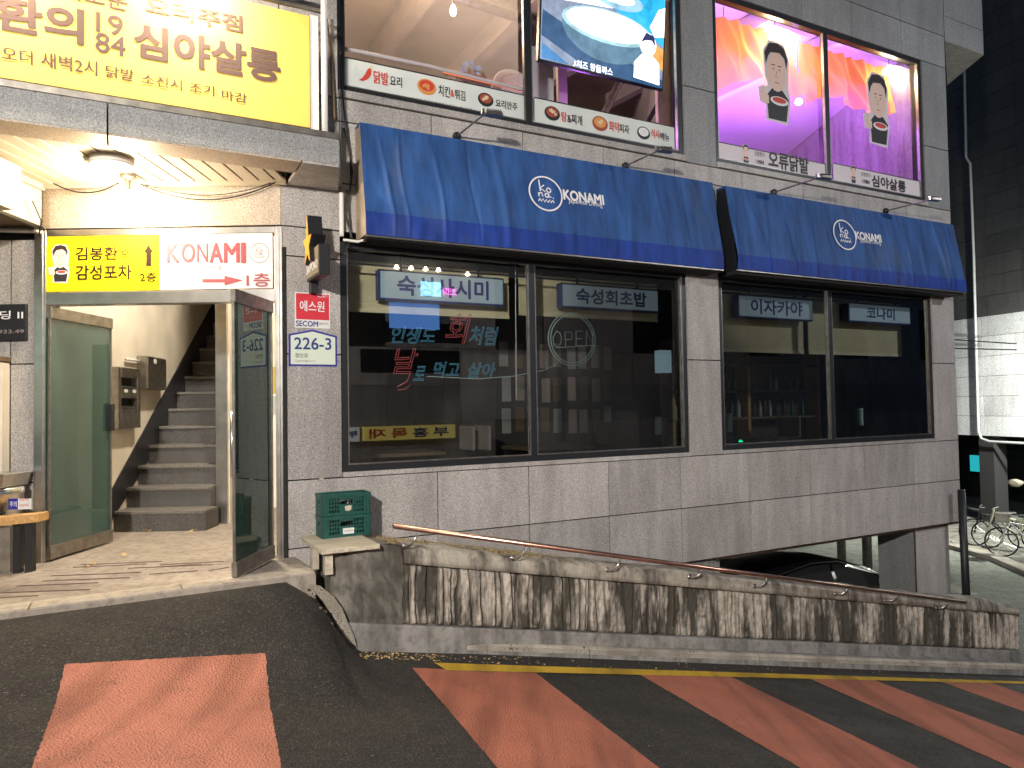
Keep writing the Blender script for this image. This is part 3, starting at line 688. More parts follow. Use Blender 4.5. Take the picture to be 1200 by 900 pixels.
# handrail
hr = thing('handrail', 'slim reddish steel handrail bracketed to the retaining wall', 'handrail', F.P(SW, .3, .85), FANG)
HP = F.off(.86); a = HP.px(461, 616.5); b = HP.px(1131, 706)
mb = MB(); mb.tube([HP.P(*a), HP.P(*b)], .021, 12); mb.build('tube', 'copper_rail', hr, smooth=True)
for px, py in [(478, 641), (605, 655), (716, 669), (812, 677), (888, 688), (983, 697), (1041, 705), (1101, 713)]:
    sb, zb = F.px(px-4, py-1, .77); fr = (sb+.09-a[0])/(b[0]-a[0]); zt = a[1]+(b[1]-a[1])*fr-.015
    mb = MB(); mb.tube([F.P(sb, zb, .765), F.P(sb, zb, .80), F.P(sb+.02, zb+.01, .84), F.P(sb+.05, zb+(zt-zb)*.45, .86), F.P(sb+.09, zt, .86)], .0085, 8)
    mb.tube([F.P(sb, zb, .762), F.P(sb, zb, .775)], .024, 12); mb.build('bracket', 'steel', hr, smooth=True)

# ================================================================== THE CORNER BUILDING
bld = thing('corner_building', 'grey granite two storey corner building with shop windows and an open stair entrance', 'building', F.P(0, 0, 0), FANG)
def avgz(*pts): return sum(F.px(*p)[1] for p in pts)/len(pts)
zL1 = avgz((401, 560), (1096, 517)); zL2 = avgz((543, 623), (1110, 563.5)); zL3 = avgz((847, 653), (1120, 612)); zL0 = avgz((400, 115), (804, 190))
zJ = 4.18; ZO = 3.1; zU1 = 5.29; zU2 = 6.54; zU3 = 7.02; zU4 = 8.3
fs = lambda px, y=500: F.px(px, y)[0]
SR = fs(1122, 480); s400 = fs(401, 500); s808 = fs(808, 480); s846 = fs(846, 480); s1096 = fs(1096, 480)
u400 = fs(396, 60); u800 = fs(801, 120); u838 = fs(838, 120); u1082 = fs(1082, 130)
Gp = .0055
def tile(pl, a0, a1, b0, b1, m='granite', name='stone_tile', h0=-.03, h1=0., parent=None):
    return MB().box(pl, a0+Gp, a1-Gp, b0+Gp, b1-Gp, h0, h1).build(name, m, parent or bld, bev=.0018)
def tiles(cols, rows, m='granite', pl=F, **k):
    for a, b in zip(cols, cols[1:]):
        for c, d in zip(rows, rows[1:]): tile(pl, a, b, c, d, m, **k)
def back(a0, a1, b0, b1, h0=-.2, h1=-.022, pl=F): MB().box(pl, a0, a1, b0, b1, h0, h1).build('wall_core', 'mortar', bld)
# lower band
back(0, SR-.01, zL3-.02, zL1-.01, -.25)
rA = [fs(p, 570) for p in (330, 513, 620, 713.5, 798, 878, 950, 1014, 1073, 1098)]; rA[0] = 0
tiles(rA+[SR], [zL2, zL1], 'granite_pink'); rB = [fs(p, 620) for p in (513, 620.5, 714.5, 799.5, 880.5, 952, 1016, 1075, 1100)]
tiles([0, rA[1]], [-.15, zL2], 'granite_pink'); tiles(rB+[SR], [zL3, zL2], 'granite_pink')
MB().box(F, 0, rB[0]-.01, -.6, -.16, -.2, -.01).build('base_wall', 'granite_pink', bld)
MB().box(F, rB[0]-.01, fs(847, 660), -2.15, zL3-.03, -.3, -.05).build('base_wall', 'concrete_grey', bld)
MB().box(F, fs(838, 655), SR, zL3-.022, zL3-.002, -.2, .004).build('drip_edge', 'copper_rail', bld)
# pillars of the shop floor
e_ = lambda pl, x, y: pl.px(x, y)[1]
back(0, s400-.01, zL1-.01, 3.75)
tiles([0, s400], [zL1, e_(F, 365, 415), e_(F, 392, 304), e_(F, 390, 270), 3.72], 'granite')
back(s808+.01, s846-.01, zL1-.01, ZO+.1); back(s1096+.01, SR-.01, zL1-.01, ZO+.1)
tiles([s808, s846], [zL1, e_(F, 825, 422), ZO+.08], 'granite_pink'); tiles([s1096, SR], [zL1, e_(F, 1108, 426), ZO+.08], 'granite_pink')
# band between the storeys
cols = [0] + [fs(p, 180) for p in (398, 506, 613, 707, 790, 869, 940, 1004, 1060)] + [SR]
back(0, SR-.01, ZO+.1, zL0-.01); tiles(cols[1:], [ZO+.08, 3.62, zJ, zL0], 'granite'); tiles(cols[:2], [3.72, zJ, zL0], 'granite')
# upper storey piers and parapet
cols2 = [-4.2, -3.1, -2.0, -.95, 0, u400]
back(-4.2, u400-.01, 3.76, zU4)
tiles(cols2, [3.78, zL0, zU1, zU2, zU3, zU4], 'granite')
back(u800+.01, u838-.01, zL0, zU2); back(u1082+.01, SR-.01, zL0, zU2); back(u400-.01, SR-.01, zU2, zU4)
tiles([u800, u838], [zL0, zU1, zU2], 'granite_dark'); tiles([u1082, SR], [zL0, zU1, zU2], 'granite_dark')
tiles([u400] + [fs(p, 20) for p in (506, 613, 707, 800, 877, 940, 998, 1055)] + [SR], [zU2, zU3, zU4], 'granite_dark')
# overhanging bay at the right end
zb = F.px(1106, 46)[1]; b1 = F.px(1153, 64)[0]; q = gp(1110, 99, zb); P0 = F.P(SR+.004, zb, 0); P1 = F.P(b1, zb, 0)
MB().prism([P0, P1, Vector((q.x, q.y, zb))], (0, 0, 2.2)).build('overhang', 'granite_dark', bld, bev=.004)
MB().prism([P0+Z*-.012, P1+Z*-.012, Vector((q.x, q.y, zb-.012))], (0, 0, .01)).build('overhang_soffit', 'granite_pink', bld)
MB().box(F, SR+.004, b1, zb+.36, zb+.366, 0.0005, .002).build('joint', 'mortar', bld)
# shell: slabs, side and back walls (plan corners)
Bp = F.P(SR-.02, 0, -.02); Cp = Bp+Vector((-.25, 6.6, 0)); Dp = Vector((-1.75, 12.2, 0))
def slab(name, pts, z0, z1, m): MB().prism([Vector((p.x, p.y, z0)) for p in pts], (0, 0, z1-z0)).build(name, m, bld)
L_ = F.P(s400, 0, -.22); Ll = F.P(s400-.3, 0, -.21)
slab('floor_slab', [F.P(.25, 0, -.26), F.P(SR-.02, 0, -.26), Cp, Dp], zL3+.02, .38, 'concrete_grey')
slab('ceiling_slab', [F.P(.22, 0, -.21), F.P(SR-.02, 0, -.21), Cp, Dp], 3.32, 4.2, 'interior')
slab('roof_slab', [F.P(-4.2, 0, -.21), F.P(SR-.02, 0, -.21), Cp, Dp, Vector((-9, 12.2, 0))], 7.06, 7.3, 'interior_up')
mb = MB()
def wallseg(a, b, z0, z1, m, name='inner_wall', th=.12):
    d = (b-a).normalized(); w = Vector((-d.y, d.x, 0))*th
    return MB().prism([Vector((a.x, a.y, z0)), Vector((b.x, b.y, z0)), Vector((b.x, b.y, z0))+w, Vector((a.x, a.y, z0))+w], (0, 0, z1-z0)).build(name, m, bld)
wallseg(Bp, Cp, zL3, 7.1, 'concrete_grey', 'side_wall')
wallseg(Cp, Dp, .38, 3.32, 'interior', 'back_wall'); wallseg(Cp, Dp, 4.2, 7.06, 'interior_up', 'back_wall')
wallseg(Dp, Vector((-1.75, F.P(.25, 0, -.2).y, 0)), .38, 3.32, 'interior')
mid = fs(819, 150)
Mi = F.P(mid, 0, -.22); Mv = Vector((.35, 5, 0)); wallseg(Mi, Mi+Mv*1.6, 4.2, 7.06, 'interior_pale')
wallseg(Vector((-3.2, 12.2, 0)), F.P(-2, 0, -.22), 4.2, 7.06, 'interior_up')
MB().prism([F.P(mid+.05, 7.04, -.25), F.P(SR-.1, 7.04, -.25), Cp+Vector((-.2, -.2, 7.04)), Mi+Vector((.4, 5, 7.04))], (0, 0, .015)).build('ceiling_lining', 'interior_pale', bld)
# beams and pipes on the upper ceilings
for s_ in (.9, 2.1, 3.4): MB().prism([F.P(s_, 6.72, -.5), F.P(s_+.18, 6.72, -.5), F.P(s_+.18, 6.72, -4.2), F.P(s_, 6.72, -4.2)], (0, 0, .32)).build('ceiling_beam', 'interior_up', bld)
MB().tube([F.P(.2, 6.6, -1.5), F.P(3.6, 6.6, -1.7)], .06, 10).build('ceiling_duct', 'steel_dark', bld, smooth=True)
for s_ in (5.2, 6.6, 8.0): MB().prism([F.P(s_, 6.8, -.4), F.P(s_+.14, 6.8, -.4), F.P(s_-.2, 6.8, -3.9), F.P(s_-.34, 6.8, -3.9)], (0, 0, .22)).build('ceiling_beam', 'interior_pale', bld)

# ---------------- windows (each frame with its panes)
def frame(s0, s1, z0, z1, mulls, name='shop_window', fw_=.06, h=-.02, dep=.07, gm='glass', fm='alu_dark', sill=True):
    mb = MB(); mb.box(F, s0, s0+fw_, z0, z1, h-dep, h); mb.box(F, s1-fw_, s1, z0, z1, h-dep, h)
    mb.box(F, s0+fw_, s1-fw_, z0, z0+fw_, h-dep, h); mb.box(F, s0+fw_, s1-fw_, z1-fw_, z1, h-dep, h)
    w = mb.build(name, fm, bld, bev=.003); xs = [s0+fw_]
    for m_ in mulls:
        MB().box(F, m_-.035, m_+.035, z0+fw_, z1-fw_, h-dep+.002, h-.002).build('mullion', fm, w, bev=.003); xs += [m_-.035, m_+.035]
    xs.append(s1-fw_)
    for a, b in zip(xs[::2], xs[1::2]): 
        MB().poly([F.P(a, z0+fw_, h-.03), F.P(b, z0+fw_, h-.03), F.P(b, z1-fw_, h-.03), F.P(a, z1-fw_, h-.03)]).build('glass', gm, w, fix=False)
        r = MB()
        for k in ((a, a+.012, z0+fw_, z1-fw_), (b-.012, b, z0+fw_, z1-fw_), (a+.012, b-.012, z0+fw_, z0+fw_+.012)): r.box(F, *k, h-.045, h-.008)
        r.build('gasket', 'steel_dark', w)
    return w
zsill = zL1+.045
MB().box(F, s400, s808, zL1+.003, zsill, -.15, .012).build('sill', 'granite_pink', bld, bev=.002)
MB().box(F, s846, s1096, zL1+.003, zsill, -.15, .012).build('sill', 'granite_pink', bld, bev=.002)
win1 = frame(s400, s808, zsill, ZO, [fs(627, 480)]); win2 = frame(s846, s1096, zsill, ZO, [fs(977, 450)])
MB().box(F, u400, u800, zL0+.003, zL0+.07, -.15, .03).build('sill', 'granite', bld, bev=.004)
MB().box(F, u838, u1082, zL0+.003, zL0+.07, -.15, .03).build('sill', 'granite', bld, bev=.004)
win3 = frame(u400, u800, zL0+.07, zU2, [fs(621, 100)], 'upper_window', gm='glass_up', fm='alu_dark'); win4 = frame(u838, u1082, zL0+.07, zU2, [fs(972, 140)], 'upper_window', gm='glass_up', fm='alu_dark')
SI = F.off(-.045)

# ---------------- entrance (recessed wall facing the camera)
ez = lambda y, x=190: E_.px(x, y)[1]; ex = lambda x, y=480: E_.px(x, y)[0]
zh0, zh1, zs0, zs1, zf = ez(355.5), ez(341), ez(340.5), ez(275.5), ez(268)
xL0, xL1, xR0, xR1 = ex(41), ex(48), ex(324), ex(332.5); SOF = 3.56
MB().box(E_, ex(-250), xL0-.006, PZ-.5, zf+.02, -.35, -.02).build('wall_core', 'mortar', bld)
colsL = [ex(-250), ex(-120), ex(-2), ex(12), xL0]
for a, b in zip(colsL, colsL[1:]):
    for c, d in zip([PZ, 1.02, ez(424), 3.1], [1.02, ez(424), 3.1]): tile(E_, a, b, c, d, 'granite')
MB().box(E_, xL0-2, xR1+.02, zf+.01, 4.3, -.3, -.02).build('wall_core', 'mortar', bld)
for a, b in zip([ex(-120), ex(48)], [ex(48), xR1-.01]): tile(E_, a, b, zf+.012, SOF+.1, 'granite_cream')
for k, (a, b) in enumerate(((xL0, xL1+.05), (xR0, xR1))):
    j = MB(); j.box(E_, a, b, PZ-.02, zf, -.12, .02); j.box(E_, a+.02, b-.02, PZ, zf-.01, .02, .032); j.build('door_jamb', 'steel', bld, bev=.003)
MB().box(E_, xL1+.05, xR0, zh0, zh1, -.1, .016).build('door_header', 'steel', bld, bev=.003)
MB().box(E_, xL1+.05, xR0, zs1, zf, -.1, .018).build('sign_frame', 'steel', bld, bev=.004)
MB().box(E_, xR1, ex(336), PZ, 3.0, -.2, -.005).build('joint', 'mortar', bld)
# stair passage
wx = lambda Y: -4.06-.1*(Y-6.3)
WL = Pl((-4.06, 6.3, 0), (-.1, 1, 0), Z)
MB().box(WL, .06, 8, PZ, 5.2, -.2, 0).build('passage_wall', 'cream', bld)
slab('passage_ceiling', [Vector((-5.6, 6.4, 0)), Vector((-1.76, 6.4, 0)), Vector((-1.76, 12.2, 0)), Vector((-5.6, 13.4, 0))], 4.9, 5.0, 'cream')
MB().box(EY(12.9), -6, -1.7, PZ, 5, -.1, 0).build('passage_back', 'cream', bld)
MB().box(Pl((-3.235, 8.22, 0), (0, 1, 0), Z), 0, 4.7, PZ, 4.9, -.07, .07).build('partition', 'cream', bld)
PX = EY(8.2); MB().box(PX, PX.px(253.5, 500)[0], PX.px(267, 500)[0], PZ, 4.85, -.02, .02).build('partition_end', 'steel', bld, bev=.003)
MB().box(Pl((-1.76, 6.42, 0), (0, 1, 0), Z), 0, 3.5, PZ, 4.9, 0, .1).build('passage_wall', 'cream', bld)
wallseg(Vector((-3.1, 9.5, 0)), Vector((-1.76, 9.5, 0)), PZ, 4.9, 'cream', 'passage_back')
MB().box(EY(9.48), -2.9, -2.0, PZ, 2.5, 0, .04).build('shop_door', 'wood_dark', bld, bev=.01)
nstep = 14
for k in range(1, nstep+1):
    y = 7.72+.306*(k-1); z = PZ+.2155*k; xr = -3.31 if k > 1 else -3.24
    mb = MB().prism([Vector((wx(y)+.013, y+.018, z-.2155)), Vector((xr, y+.018, z-.2155)), Vector((xr, y+.36, z-.2155)), Vector((wx(y+.36)+.013, y+.36, z-.2155))], (0, 0, .2155-.036))
    st = mb.build('stair_step', 'stair', bld)
    MB().prism([Vector((wx(y)+.013, y, z-.034)), Vector((xr, y, z-.034)), Vector((xr, y+.34, z-.034)), Vector((wx(y+.34)+.013, y+.34, z-.034))], (0, 0, .034)).build('tread', 'stair_edge', st, bev=.004)
nose = lambda y: PZ+.2155+(y-7.72)*.2155/.306
mb = MB(); p0 = WL.px(118, 568)[0]; ys = [6.3+p0, 12.0]
mb.prism([WL.P(p0, PZ+.001, .001), WL.P(6.0, nose(12.2)-.6, .001), WL.P(6.0, nose(12.2)+.33, .001), WL.P(1.42, nose(7.72)+.26, .001), WL.P(p0, PZ+.12, .001)], WL.n*.011)
mb.build('stair_skirting', 'skirt', bld)
# soffit and canopy
fi0, fi1 = fso(gp(0, 152, SOF)), fso(gp(333, 200, SOF))
def yo(X):      # outer soffit edge
    o = (fi0[1]+fi1[1])/2; p = F.P(0, 0, o); return p.y + (X-p.x)*t_.y/t_.x
X = -4.0; k = 0
while X < -1.95:
    x1 = min(X+.128, -1.9); ya, yb = yo(X)+.01, yo(x1)+.01
    if min(ya, yb) < 6.19: MB().prism([Vector((X, min(ya, 6.18), SOF)), Vector((x1-.012, min(yb, 6.19), SOF)), Vector((x1-.012, 6.2, SOF)), Vector((X, 6.2, SOF))], (0, 0, .02)).build('soffit_slat', 'soffit', bld, bev=.002)
    X += .1345
slab('soffit_back', [F.P(-5, 0, .27), F.P(-.02, 0, .27), Vector((-1.9, 6.3, 0)), Vector((-4.4, 6.3, 0))], SOF+.03, SOF+.06, 'mortar')
MB().box(E_, -4.0, -1.9, SOF-.03, SOF+.03, .0, .05).build('soffit_trim', 'soffit', bld, bev=.004)
oi = (fi0[1]+fi1[1])/2; zt = e_(F.off(.6), 300, 148); zbm = SOF-.02
of = .62; sE = F.off(of).px(398, 180)[0]
scut = [-5.0, -3.75, F.off(of).px(126, 140)[0], F.off(of).px(257, 160)[0] , sE]
scut = [-5.0, -3.75, F.off(of).px(126, 140)[0], sE]
for a, b in zip(scut, scut[1:]):
    last = b == sE
    tile(F, a, b, zbm+.02, zt, 'granite_dark', 'canopy_fascia', of-.03, of)
cutb = [-5.0, -3.75, F.off(of).px(126, 155)[0], F.px(338, 215)[0]-.02]
for a, b in zip(cutb, cutb[1:]):
    MB().prism([F.P(a+Gp, zbm, oi), F.P(b-Gp, zbm, oi), F.P(b-Gp, zbm+.01, of-.002), F.P(a+Gp, zbm+.01, of-.002)], (0, 0, .03)).build('canopy_underside', 'granite_cream', bld, bev=.002)
q = F.P(s400-.02, 0, .01)
MB().prism([F.P(cutb[-1]+Gp, zbm-.0, .01), Vector((q.x, q.y, zbm)), F.P(sE-.003, zbm+.01, of-.002), F.P(cutb[-1]+Gp, zbm+.01, of-.002)], (0, 0, .03)).build('canopy_underside', 'granite_pink', bld, bev=.002)
MB().prism([F.P(-5, zt-.01, .02), F.P(s400+.02, zt-.01, .02), F.P(sE-.002, zt-.01, of+.02), F.P(-5, zt-.01, of+.02)], (0, 0, .045)).build('canopy_top', 'steel_dark', bld)
MB().prism([F.P(s400-.03, zbm+.035, .015), F.P(sE-.04, zbm+.035, of-.032), F.P(sE-.002, zbm+.035, of-.001), F.P(s400+.012, zbm+.035, .015)], (0, 0, zt-zbm-.045)).build('canopy_end', 'granite_dark', bld)
# side beam at the left of the canopy
MB().box(Pl((-4.0, 2.6, 0), (0, 1, 0), Z), 0, 3.63, 3.19, SOF-.002, -.03, 0).build('side_beam', 'box_cream', bld, bev=.003)
MB().box(Pl((-4.0, 2.6, 0), (0, 1, 0), Z), 0, 3.63, SOF-.05, SOF+.02, .001, .03).build('side_trim', 'soffit', bld, bev=.003)
MB().prism([Vector((-4.03, 2.6, 3.2)), Vector((-4.03, 6.23, 3.2)), Vector((-7.5, 6.23, 3.2)), Vector((-7.5, 2.6, 3.2))], (0, 0, .03)).build('side_soffit', 'wood_dark', bld)
# doors
def leaf(name, hinge, free, label, bar, gm='glass_green'):
    d = Vector((free[0]-hinge[0], free[1]-hinge[1], 0)); Lf = d.length; pl = Pl((hinge[0], hinge[1], 0), d, Z); z0, z1 = PZ+.02, zh0-.012
    mb = MB(); mb.box(pl, 0, Lf, z0, z0+.11, -.022, .022); mb.box(pl, 0, Lf, z1-.1, z1, -.022, .022)
    for a in (0, Lf-.014): mb.box(pl, a, a+.014, z0+.11, z1-.1, -.012, .012)
    o = mb.build(name, 'steel_dark', bld, bev=.003); o['label'] = label
    MB().box(pl, .014, Lf-.014, z0+.11, z1-.1, -.004, .004).build('glass', gm, o)
    hb = MB()
    zz = PZ+1.0
    if bar:
        hb.tube([pl.P(Lf-.7, zz, -.06), pl.P(Lf-.02, zz, -.06)], .012, 10); 
        for a in (Lf-.62, Lf-.08): hb.tube([pl.P(a, zz, -.06), pl.P(a, zz, 0)], .009, 8)
        hb.build('handle', 'steel', o, smooth=True)
        MB().box(pl, Lf-.075, Lf-.012, zz+.08, zz+.34, -.05, .05).build('lock', 'black', o, bev=.008)
    else:
        hb.tube([pl.P(Lf-.09, zz-.25, .055), pl.P(Lf-.09, zz+.25, .055)], .014, 10)
        for a in (zz-.2, zz+.2): hb.tube([pl.P(Lf-.09, a, .055), pl.P(Lf-.09, a, 0)], .009, 8)
        hb.build('handle', 'steel', o, smooth=True)
    return o, pl, Lf
eL = EY(7.12).px(130, 500)[0]
dl, plL, LL = leaf('door', (ex(58), 6.24), (eL, 7.12), 'green glass door leaf folded inwards on the left', True)
dr, plR, LR = leaf('door', (ex(322.5), 6.16), (EY(5.47).px(273.5, 500)[0], 5.47), 'green glass door leaf swung outwards on the right', False, 'glass_green2')
pl_ = thing('passage_fill_lamp', 'unseen warm lamp added on the passage ceiling to brighten the stairs', 'ceiling lamp', (-2.7, 7.3, 4.9))  # unseen lamp, added to brighten the stair passage
MB().lathe((-2.7, 7.3, 4.899), [(.14, 0), (.15, -.04), (.12, -.06), (.001, -.065)], Z, 24).build('diffuser', 'lampsoft', pl_, smooth=True)
light('POINT', (-2.7, 7.3, 4.75), 620, (1, .88, .72), pl_, size=.1)
# mail boxes, fuse box on the passage wall
a0, b0 = WL.px(128, 503); a1, b1 = WL.px(155, 433)
mbx = thing('mailbox_panel', 'steel letterbox panel with two slots on the cream stair wall', 'mailbox', WL.P((a0+a1)/2, b0, 0), 0)
mb = MB(); ys_ = [b0, b0+(b1-b0)*.33, b0+(b1-b0)*.5, b0+(b1-b0)*.66, b0+(b1-b0)*.84, b1]
sl_, sr_ = a0+(a1-a0)*.14, a0+(a1-a0)*.86
mb.box(WL, a0, sl_, b0, b1, 0, .09); mb.box(WL, sr_, a1, b0, b1, 0, .09)
for c, d in ((0, 1), (2, 3), (4, 5)): mb.box(WL, sl_, sr_, ys_[c], ys_[d], 0, .09)
mb.build('panel', 'steel_dark', mbx, bev=.004)
for c, d in ((1, 2), (3, 4)):
    MB().box(WL, sl_, sr_, ys_[c], ys_[d], .0, .02).build('slot', 'blackmat', mbx)
    MB().prism([WL.P(sl_+.01, ys_[c]+.002, .088), WL.P(sr_-.01, ys_[c]+.002, .088), WL.P(sr_-.01, ys_[c]+.03, .03), WL.P(sl_+.01, ys_[c]+.03, .03)], WL.n*.006).build('flap', 'steel', mbx)
for k in (.25, .62): MB().box(WL, a0+(a1-a0)*k, a0+(a1-a0)*(k+.16), ys_[3]-.045, ys_[3]-.012, .0905, .092).build('name_label', 'white', mbx)
a0, b0 = WL.px(160, 456); a1, b1 = WL.px(183, 421)
fb = thing('meter_box', 'brown steel meter box with a white sticker on the stair wall', 'meter box', WL.P((a0+a1)/2, b0, 0))
MB().box(WL, a0, a1, b0, b1, 0, .11).build('case', 'steel_dark', fb, bev=.004); MB().box(WL, a0+.01, a1-.01, b0+.01, b1-.01, .111, .122).build('lid', 'steel_dark', fb, bev=.003)
MB().prism([WL.P(x, y, .1225) for x, y in circ((a0*.62+a1*.38), b1-.05, .05, .03)[:-1]], WL.n*.001).build('sticker', 'white', fb)
MB().tube([WL.P(a0-.35, b1-.06, .03), WL.P(a0+.02, b1-.06, .03)], .014, 10).build('conduit', 'white', fb, smooth=True)
# tall dark green meter cabinet seen through the left glass door
mb = thing('hall_cabinet', 'pale olive cabinet on the stair wall behind the open green door', 'cabinet', WL.P(.45, PZ+1.2, 0))
MB().box(WL, .30, .62, PZ+.85, PZ+1.6, 0, .12).build('case', plain('olive_cabinet', (.33, .38, .16), .5), mb, bev=.006)
MB().box(WL, .42, .56, PZ+1.35, PZ+1.5, .121, .124).build('label_card', 'white', mb)

# ---------------- awnings
def awning(name, label, pTL, pTR, pBL, pBR, zmid_y, logo_px, seed):
    hT, hB = .15, .305
    sA0, z1a = F.px(*pTL, hT); sA1, z1b = F.px(*pTR, hT); z1 = (z1a+z1b)/2
    sB0, z3a = F.px(*pBL, hB); sB1, z3b = F.px(*pBR, hB); z3 = (z3a+z3b)/2
    s0, s1 = (sA0+sB0)/2, (sA1+sB1)/2; z2 = F.px(*zmid_y, hB-.01)[1]
    r = thing(name, label, 'awning', F.P((s0+s1)/2, z3, 0), FANG, 'blue awnings over the shop windows')
    rn = random.Random(seed); folds = []
    x = s0+.12
    while x < s1: folds.append((x, rn.uniform(.012, .04), rn.uniform(-.016, .028), rn.uniform(-.12, .25), rn.choice([1, 1, .5]))); x += rn.uniform(.08, .4)
    def dis(s, v):
        d = 0
        for c, w, a, sk, pw in folds:
            e = (s-c-sk*(v)-.02*math.sin(v*4+c*9))/w
            if abs(e) < 4: d += a*math.exp(-e*e)*(.5+.7*v if pw == 1 else 1.1-.5*v)
        d += .006*math.sin(s*3+v*2+seed)*math.sin(v*3.1)
        return d
    NUm = int((s1-s0)/.012)
    cut_ = F.px(*logo_px[0], .23)[0], F.px(*logo_px[1], .23)[0]
    def msk(s): return 1-smooth01((min(s-cut_[0], cut_[1]-s)+.12)/.12)*.75
    def fa(u, v): s = s0+(s1-s0)*u; return F.P(s, z1+(z2-z1)*v, hT+(hB-.012-hT)*v+dis(s, v)*msk(s)*(min(1, v*6)) )
    o = MB().grid(fa, NUm, 14, flip=True).build('cover', 'awning', r, smooth=True, fix=False)
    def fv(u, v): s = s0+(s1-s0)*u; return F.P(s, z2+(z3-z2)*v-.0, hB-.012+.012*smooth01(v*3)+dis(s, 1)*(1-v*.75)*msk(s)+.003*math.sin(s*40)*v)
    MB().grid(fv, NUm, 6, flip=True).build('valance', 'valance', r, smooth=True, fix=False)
    MB().box(F, s0, s1, z3-.018, z3-.001, hB-.03, hB-.004).build('front_bar', 'steel_dark', r, bev=.003)
    MB().box(F, s0, s1, z1-.03, z1-.002, 0.02, hT-.004).build('top_bar', 'awning', r)
    for s_, m_ in ((s0, 'awning_side'), (s1-.012, 'awning')):
        sgn = -1 if s_ == s0 else 1
        MB().prism([F.P(s_, z3, .005), F.P(s_, z3, hB-.005), F.P(s_, z2, hB-.02), F.P(s_, z1-.004, hT-.006), F.P(s_, z1-.004, .005)], F.x*.012).build('side_panel', m_ if seed != 2 or sgn > 0 else 'black', r)
    MB().box(F, s0+.02, s1-.02, ZO-.02, ZO+.05, .015, hB-.04).build('inner_board', 'blackmat', r)
    xx = s0+.1
    while xx < s1: MB().tube([F.P(xx, z3, .02), F.P(xx, z3, hB-.03)], .01, 6).build('support_arm', 'steel_dark', r); xx += .95
    sp = Pl(F.P(0, z1, hT), F.x, F.P(0, z2, hB-.012)-F.P(0, z1, hT)); sp = Pl(sp.o, F.x, -sp.y)
    return r, sp, (s0, s1, z1, z2, z3)
aw1, sp1, d1 = awning('shop_awning', 'longer blue fabric awning with a white circle emblem over the left shop windows', (420, 143), (832, 213.5), (430.5, 273), (851.5, 317), (430, 247), ((612, 215), (712, 245)), 1)
aw2, sp2, d2 = awning('shop_awning', 'shorter blue fabric awning over the right hand pair of shop windows', (846.5, 219), (1112, 261), (867.5, 320), (1137.5, 339), (867, 298), ((970, 270), (1040, 290)), 2)
def awn_logo(sp, c, rr, k1, k2, j1, j2, par):
    cx, cy = sp.px(*c, .02); r_ = sp.px(c[0]+rr, c[1], .02)[0]-cx
    logo(sp, cx, cy, r_, r_*.09, 'whitetext', par, h=.014, fy=.95)
    ptext('KONAMI', sp, k1, k2, 'whitetext', par, h=.014, bold=.04); ptext('Japanese Dining', sp, j1, j2, 'whitetext', par, h=.014, offset=.0)
awn_logo(sp1, (640, 226.5), 18.5, (661, 233.5), (706.5, 229), (666.5, 239), (705.5, 237.5), aw1)
awn_logo(sp2, (990.5, 275), 12.2, (1003.5, 280), (1031.5, 275.5), (1008.5, 285), (1031.5, 282.6), aw2)
# arm spotlights above the awnings
def arm_lamp(px0, py0, px1, lab, yaw):
    s_, z = F.px(px0, py0, .03); L = out_h(s_, z, px1)
    r = thing('awning_lamp', lab, 'spotlight', F.P(s_, z, .03), FANG, 'arm spotlights above the awnings')
    MB().lathe(F.P(s_, z, .0), [(.04, 0), (.04, .03), (.025, .05)], F.n, 14).build('wall_mount', 'black', r)
    MB().tube([F.P(s_, z, .03), F.P(s_, z-.005, L)], .009, 8).build('arm', 'steel_dark', r)
    c = F.P(s_+.02, z+.01, L+.03); y = Pl(c, F.x*math.cos(yaw)+F.n*math.sin(yaw), Z)
    mb = MB(); mb.hexa([y.P(-.02, -.022, -.04), y.P(.15, -.025, -.04), y.P(.15, -.025, .04), y.P(-.02, -.022, .04), y.P(-.0, .014, -.035), y.P(.14, .018, -.035), y.P(.14, .018, .035), y.P(-.0, .014, .035)])
    mb.build('head', 'steel_dark', r, bev=.006)
    f = MB()
    for k in range(7): f.box(y, .005+k*.019, .010+k*.019, .016, .03, -.032, .032)
    f.build('cooling_fin', 'alu_dark', r); MB().box(y, -.05, -.02, -.02, .03, -.02, .02).build('joint', 'steel', r, bev=.004)
arm_lamp(536, 159, 566, 'arm spotlight under the menu strip of the warm room window, leftmost of four', .2)
arm_lamp(734, 194, 769, 'arm spotlight under the television window, second of four', .2)
arm_lamp(908, 225, 957, 'arm spotlight under the purple windows where their panes meet', .2)
arm_lamp(1039, 247, 1087, 'arm spotlight nearest the right corner of the building', .2)

# ================================================================== SIGNS AT THE ENTRANCE
# yellow roof sign standing on the canopy
YS = F.off(.45)
y0s, z0s = YS.px(364, 150); _, z1s = YS.px(364, 19); yl = -4.6
ys = thing('roof_sign', 'big yellow sign with brown lettering standing on the entrance canopy', 'sign', YS.P((y0s+yl)/2, z0s), FANG)
MB().box(YS, yl, y0s, z0s, z1s, -.12, 0).build('panel', 'yellow', ys, bev=.004)
MB().box(YS, yl, y0s+.03, z0s-.05, z0s-.004, -.1, -.02).build('frame', 'steel_dark', ys)
MB().box(YS, y0s+.004, y0s+.07, z0s-.02, z1s+.02, -.1, -.01).build('frame', 'white', ys)
MB().tube([YS.P(YS.px(380, 60, .05)[0], z0s-.12, .05), YS.P(YS.px(380, 60, .05)[0], z1s+.5, .05)], .026, 12).build('post', 'white', ys, smooth=True)
MB().tube([YS.P(yl, z1s+.05, .02), YS.P(y0s+.12, z1s+.05, .02)], .022, 8).build('top_rail', 'steel_dark', ys, smooth=True)
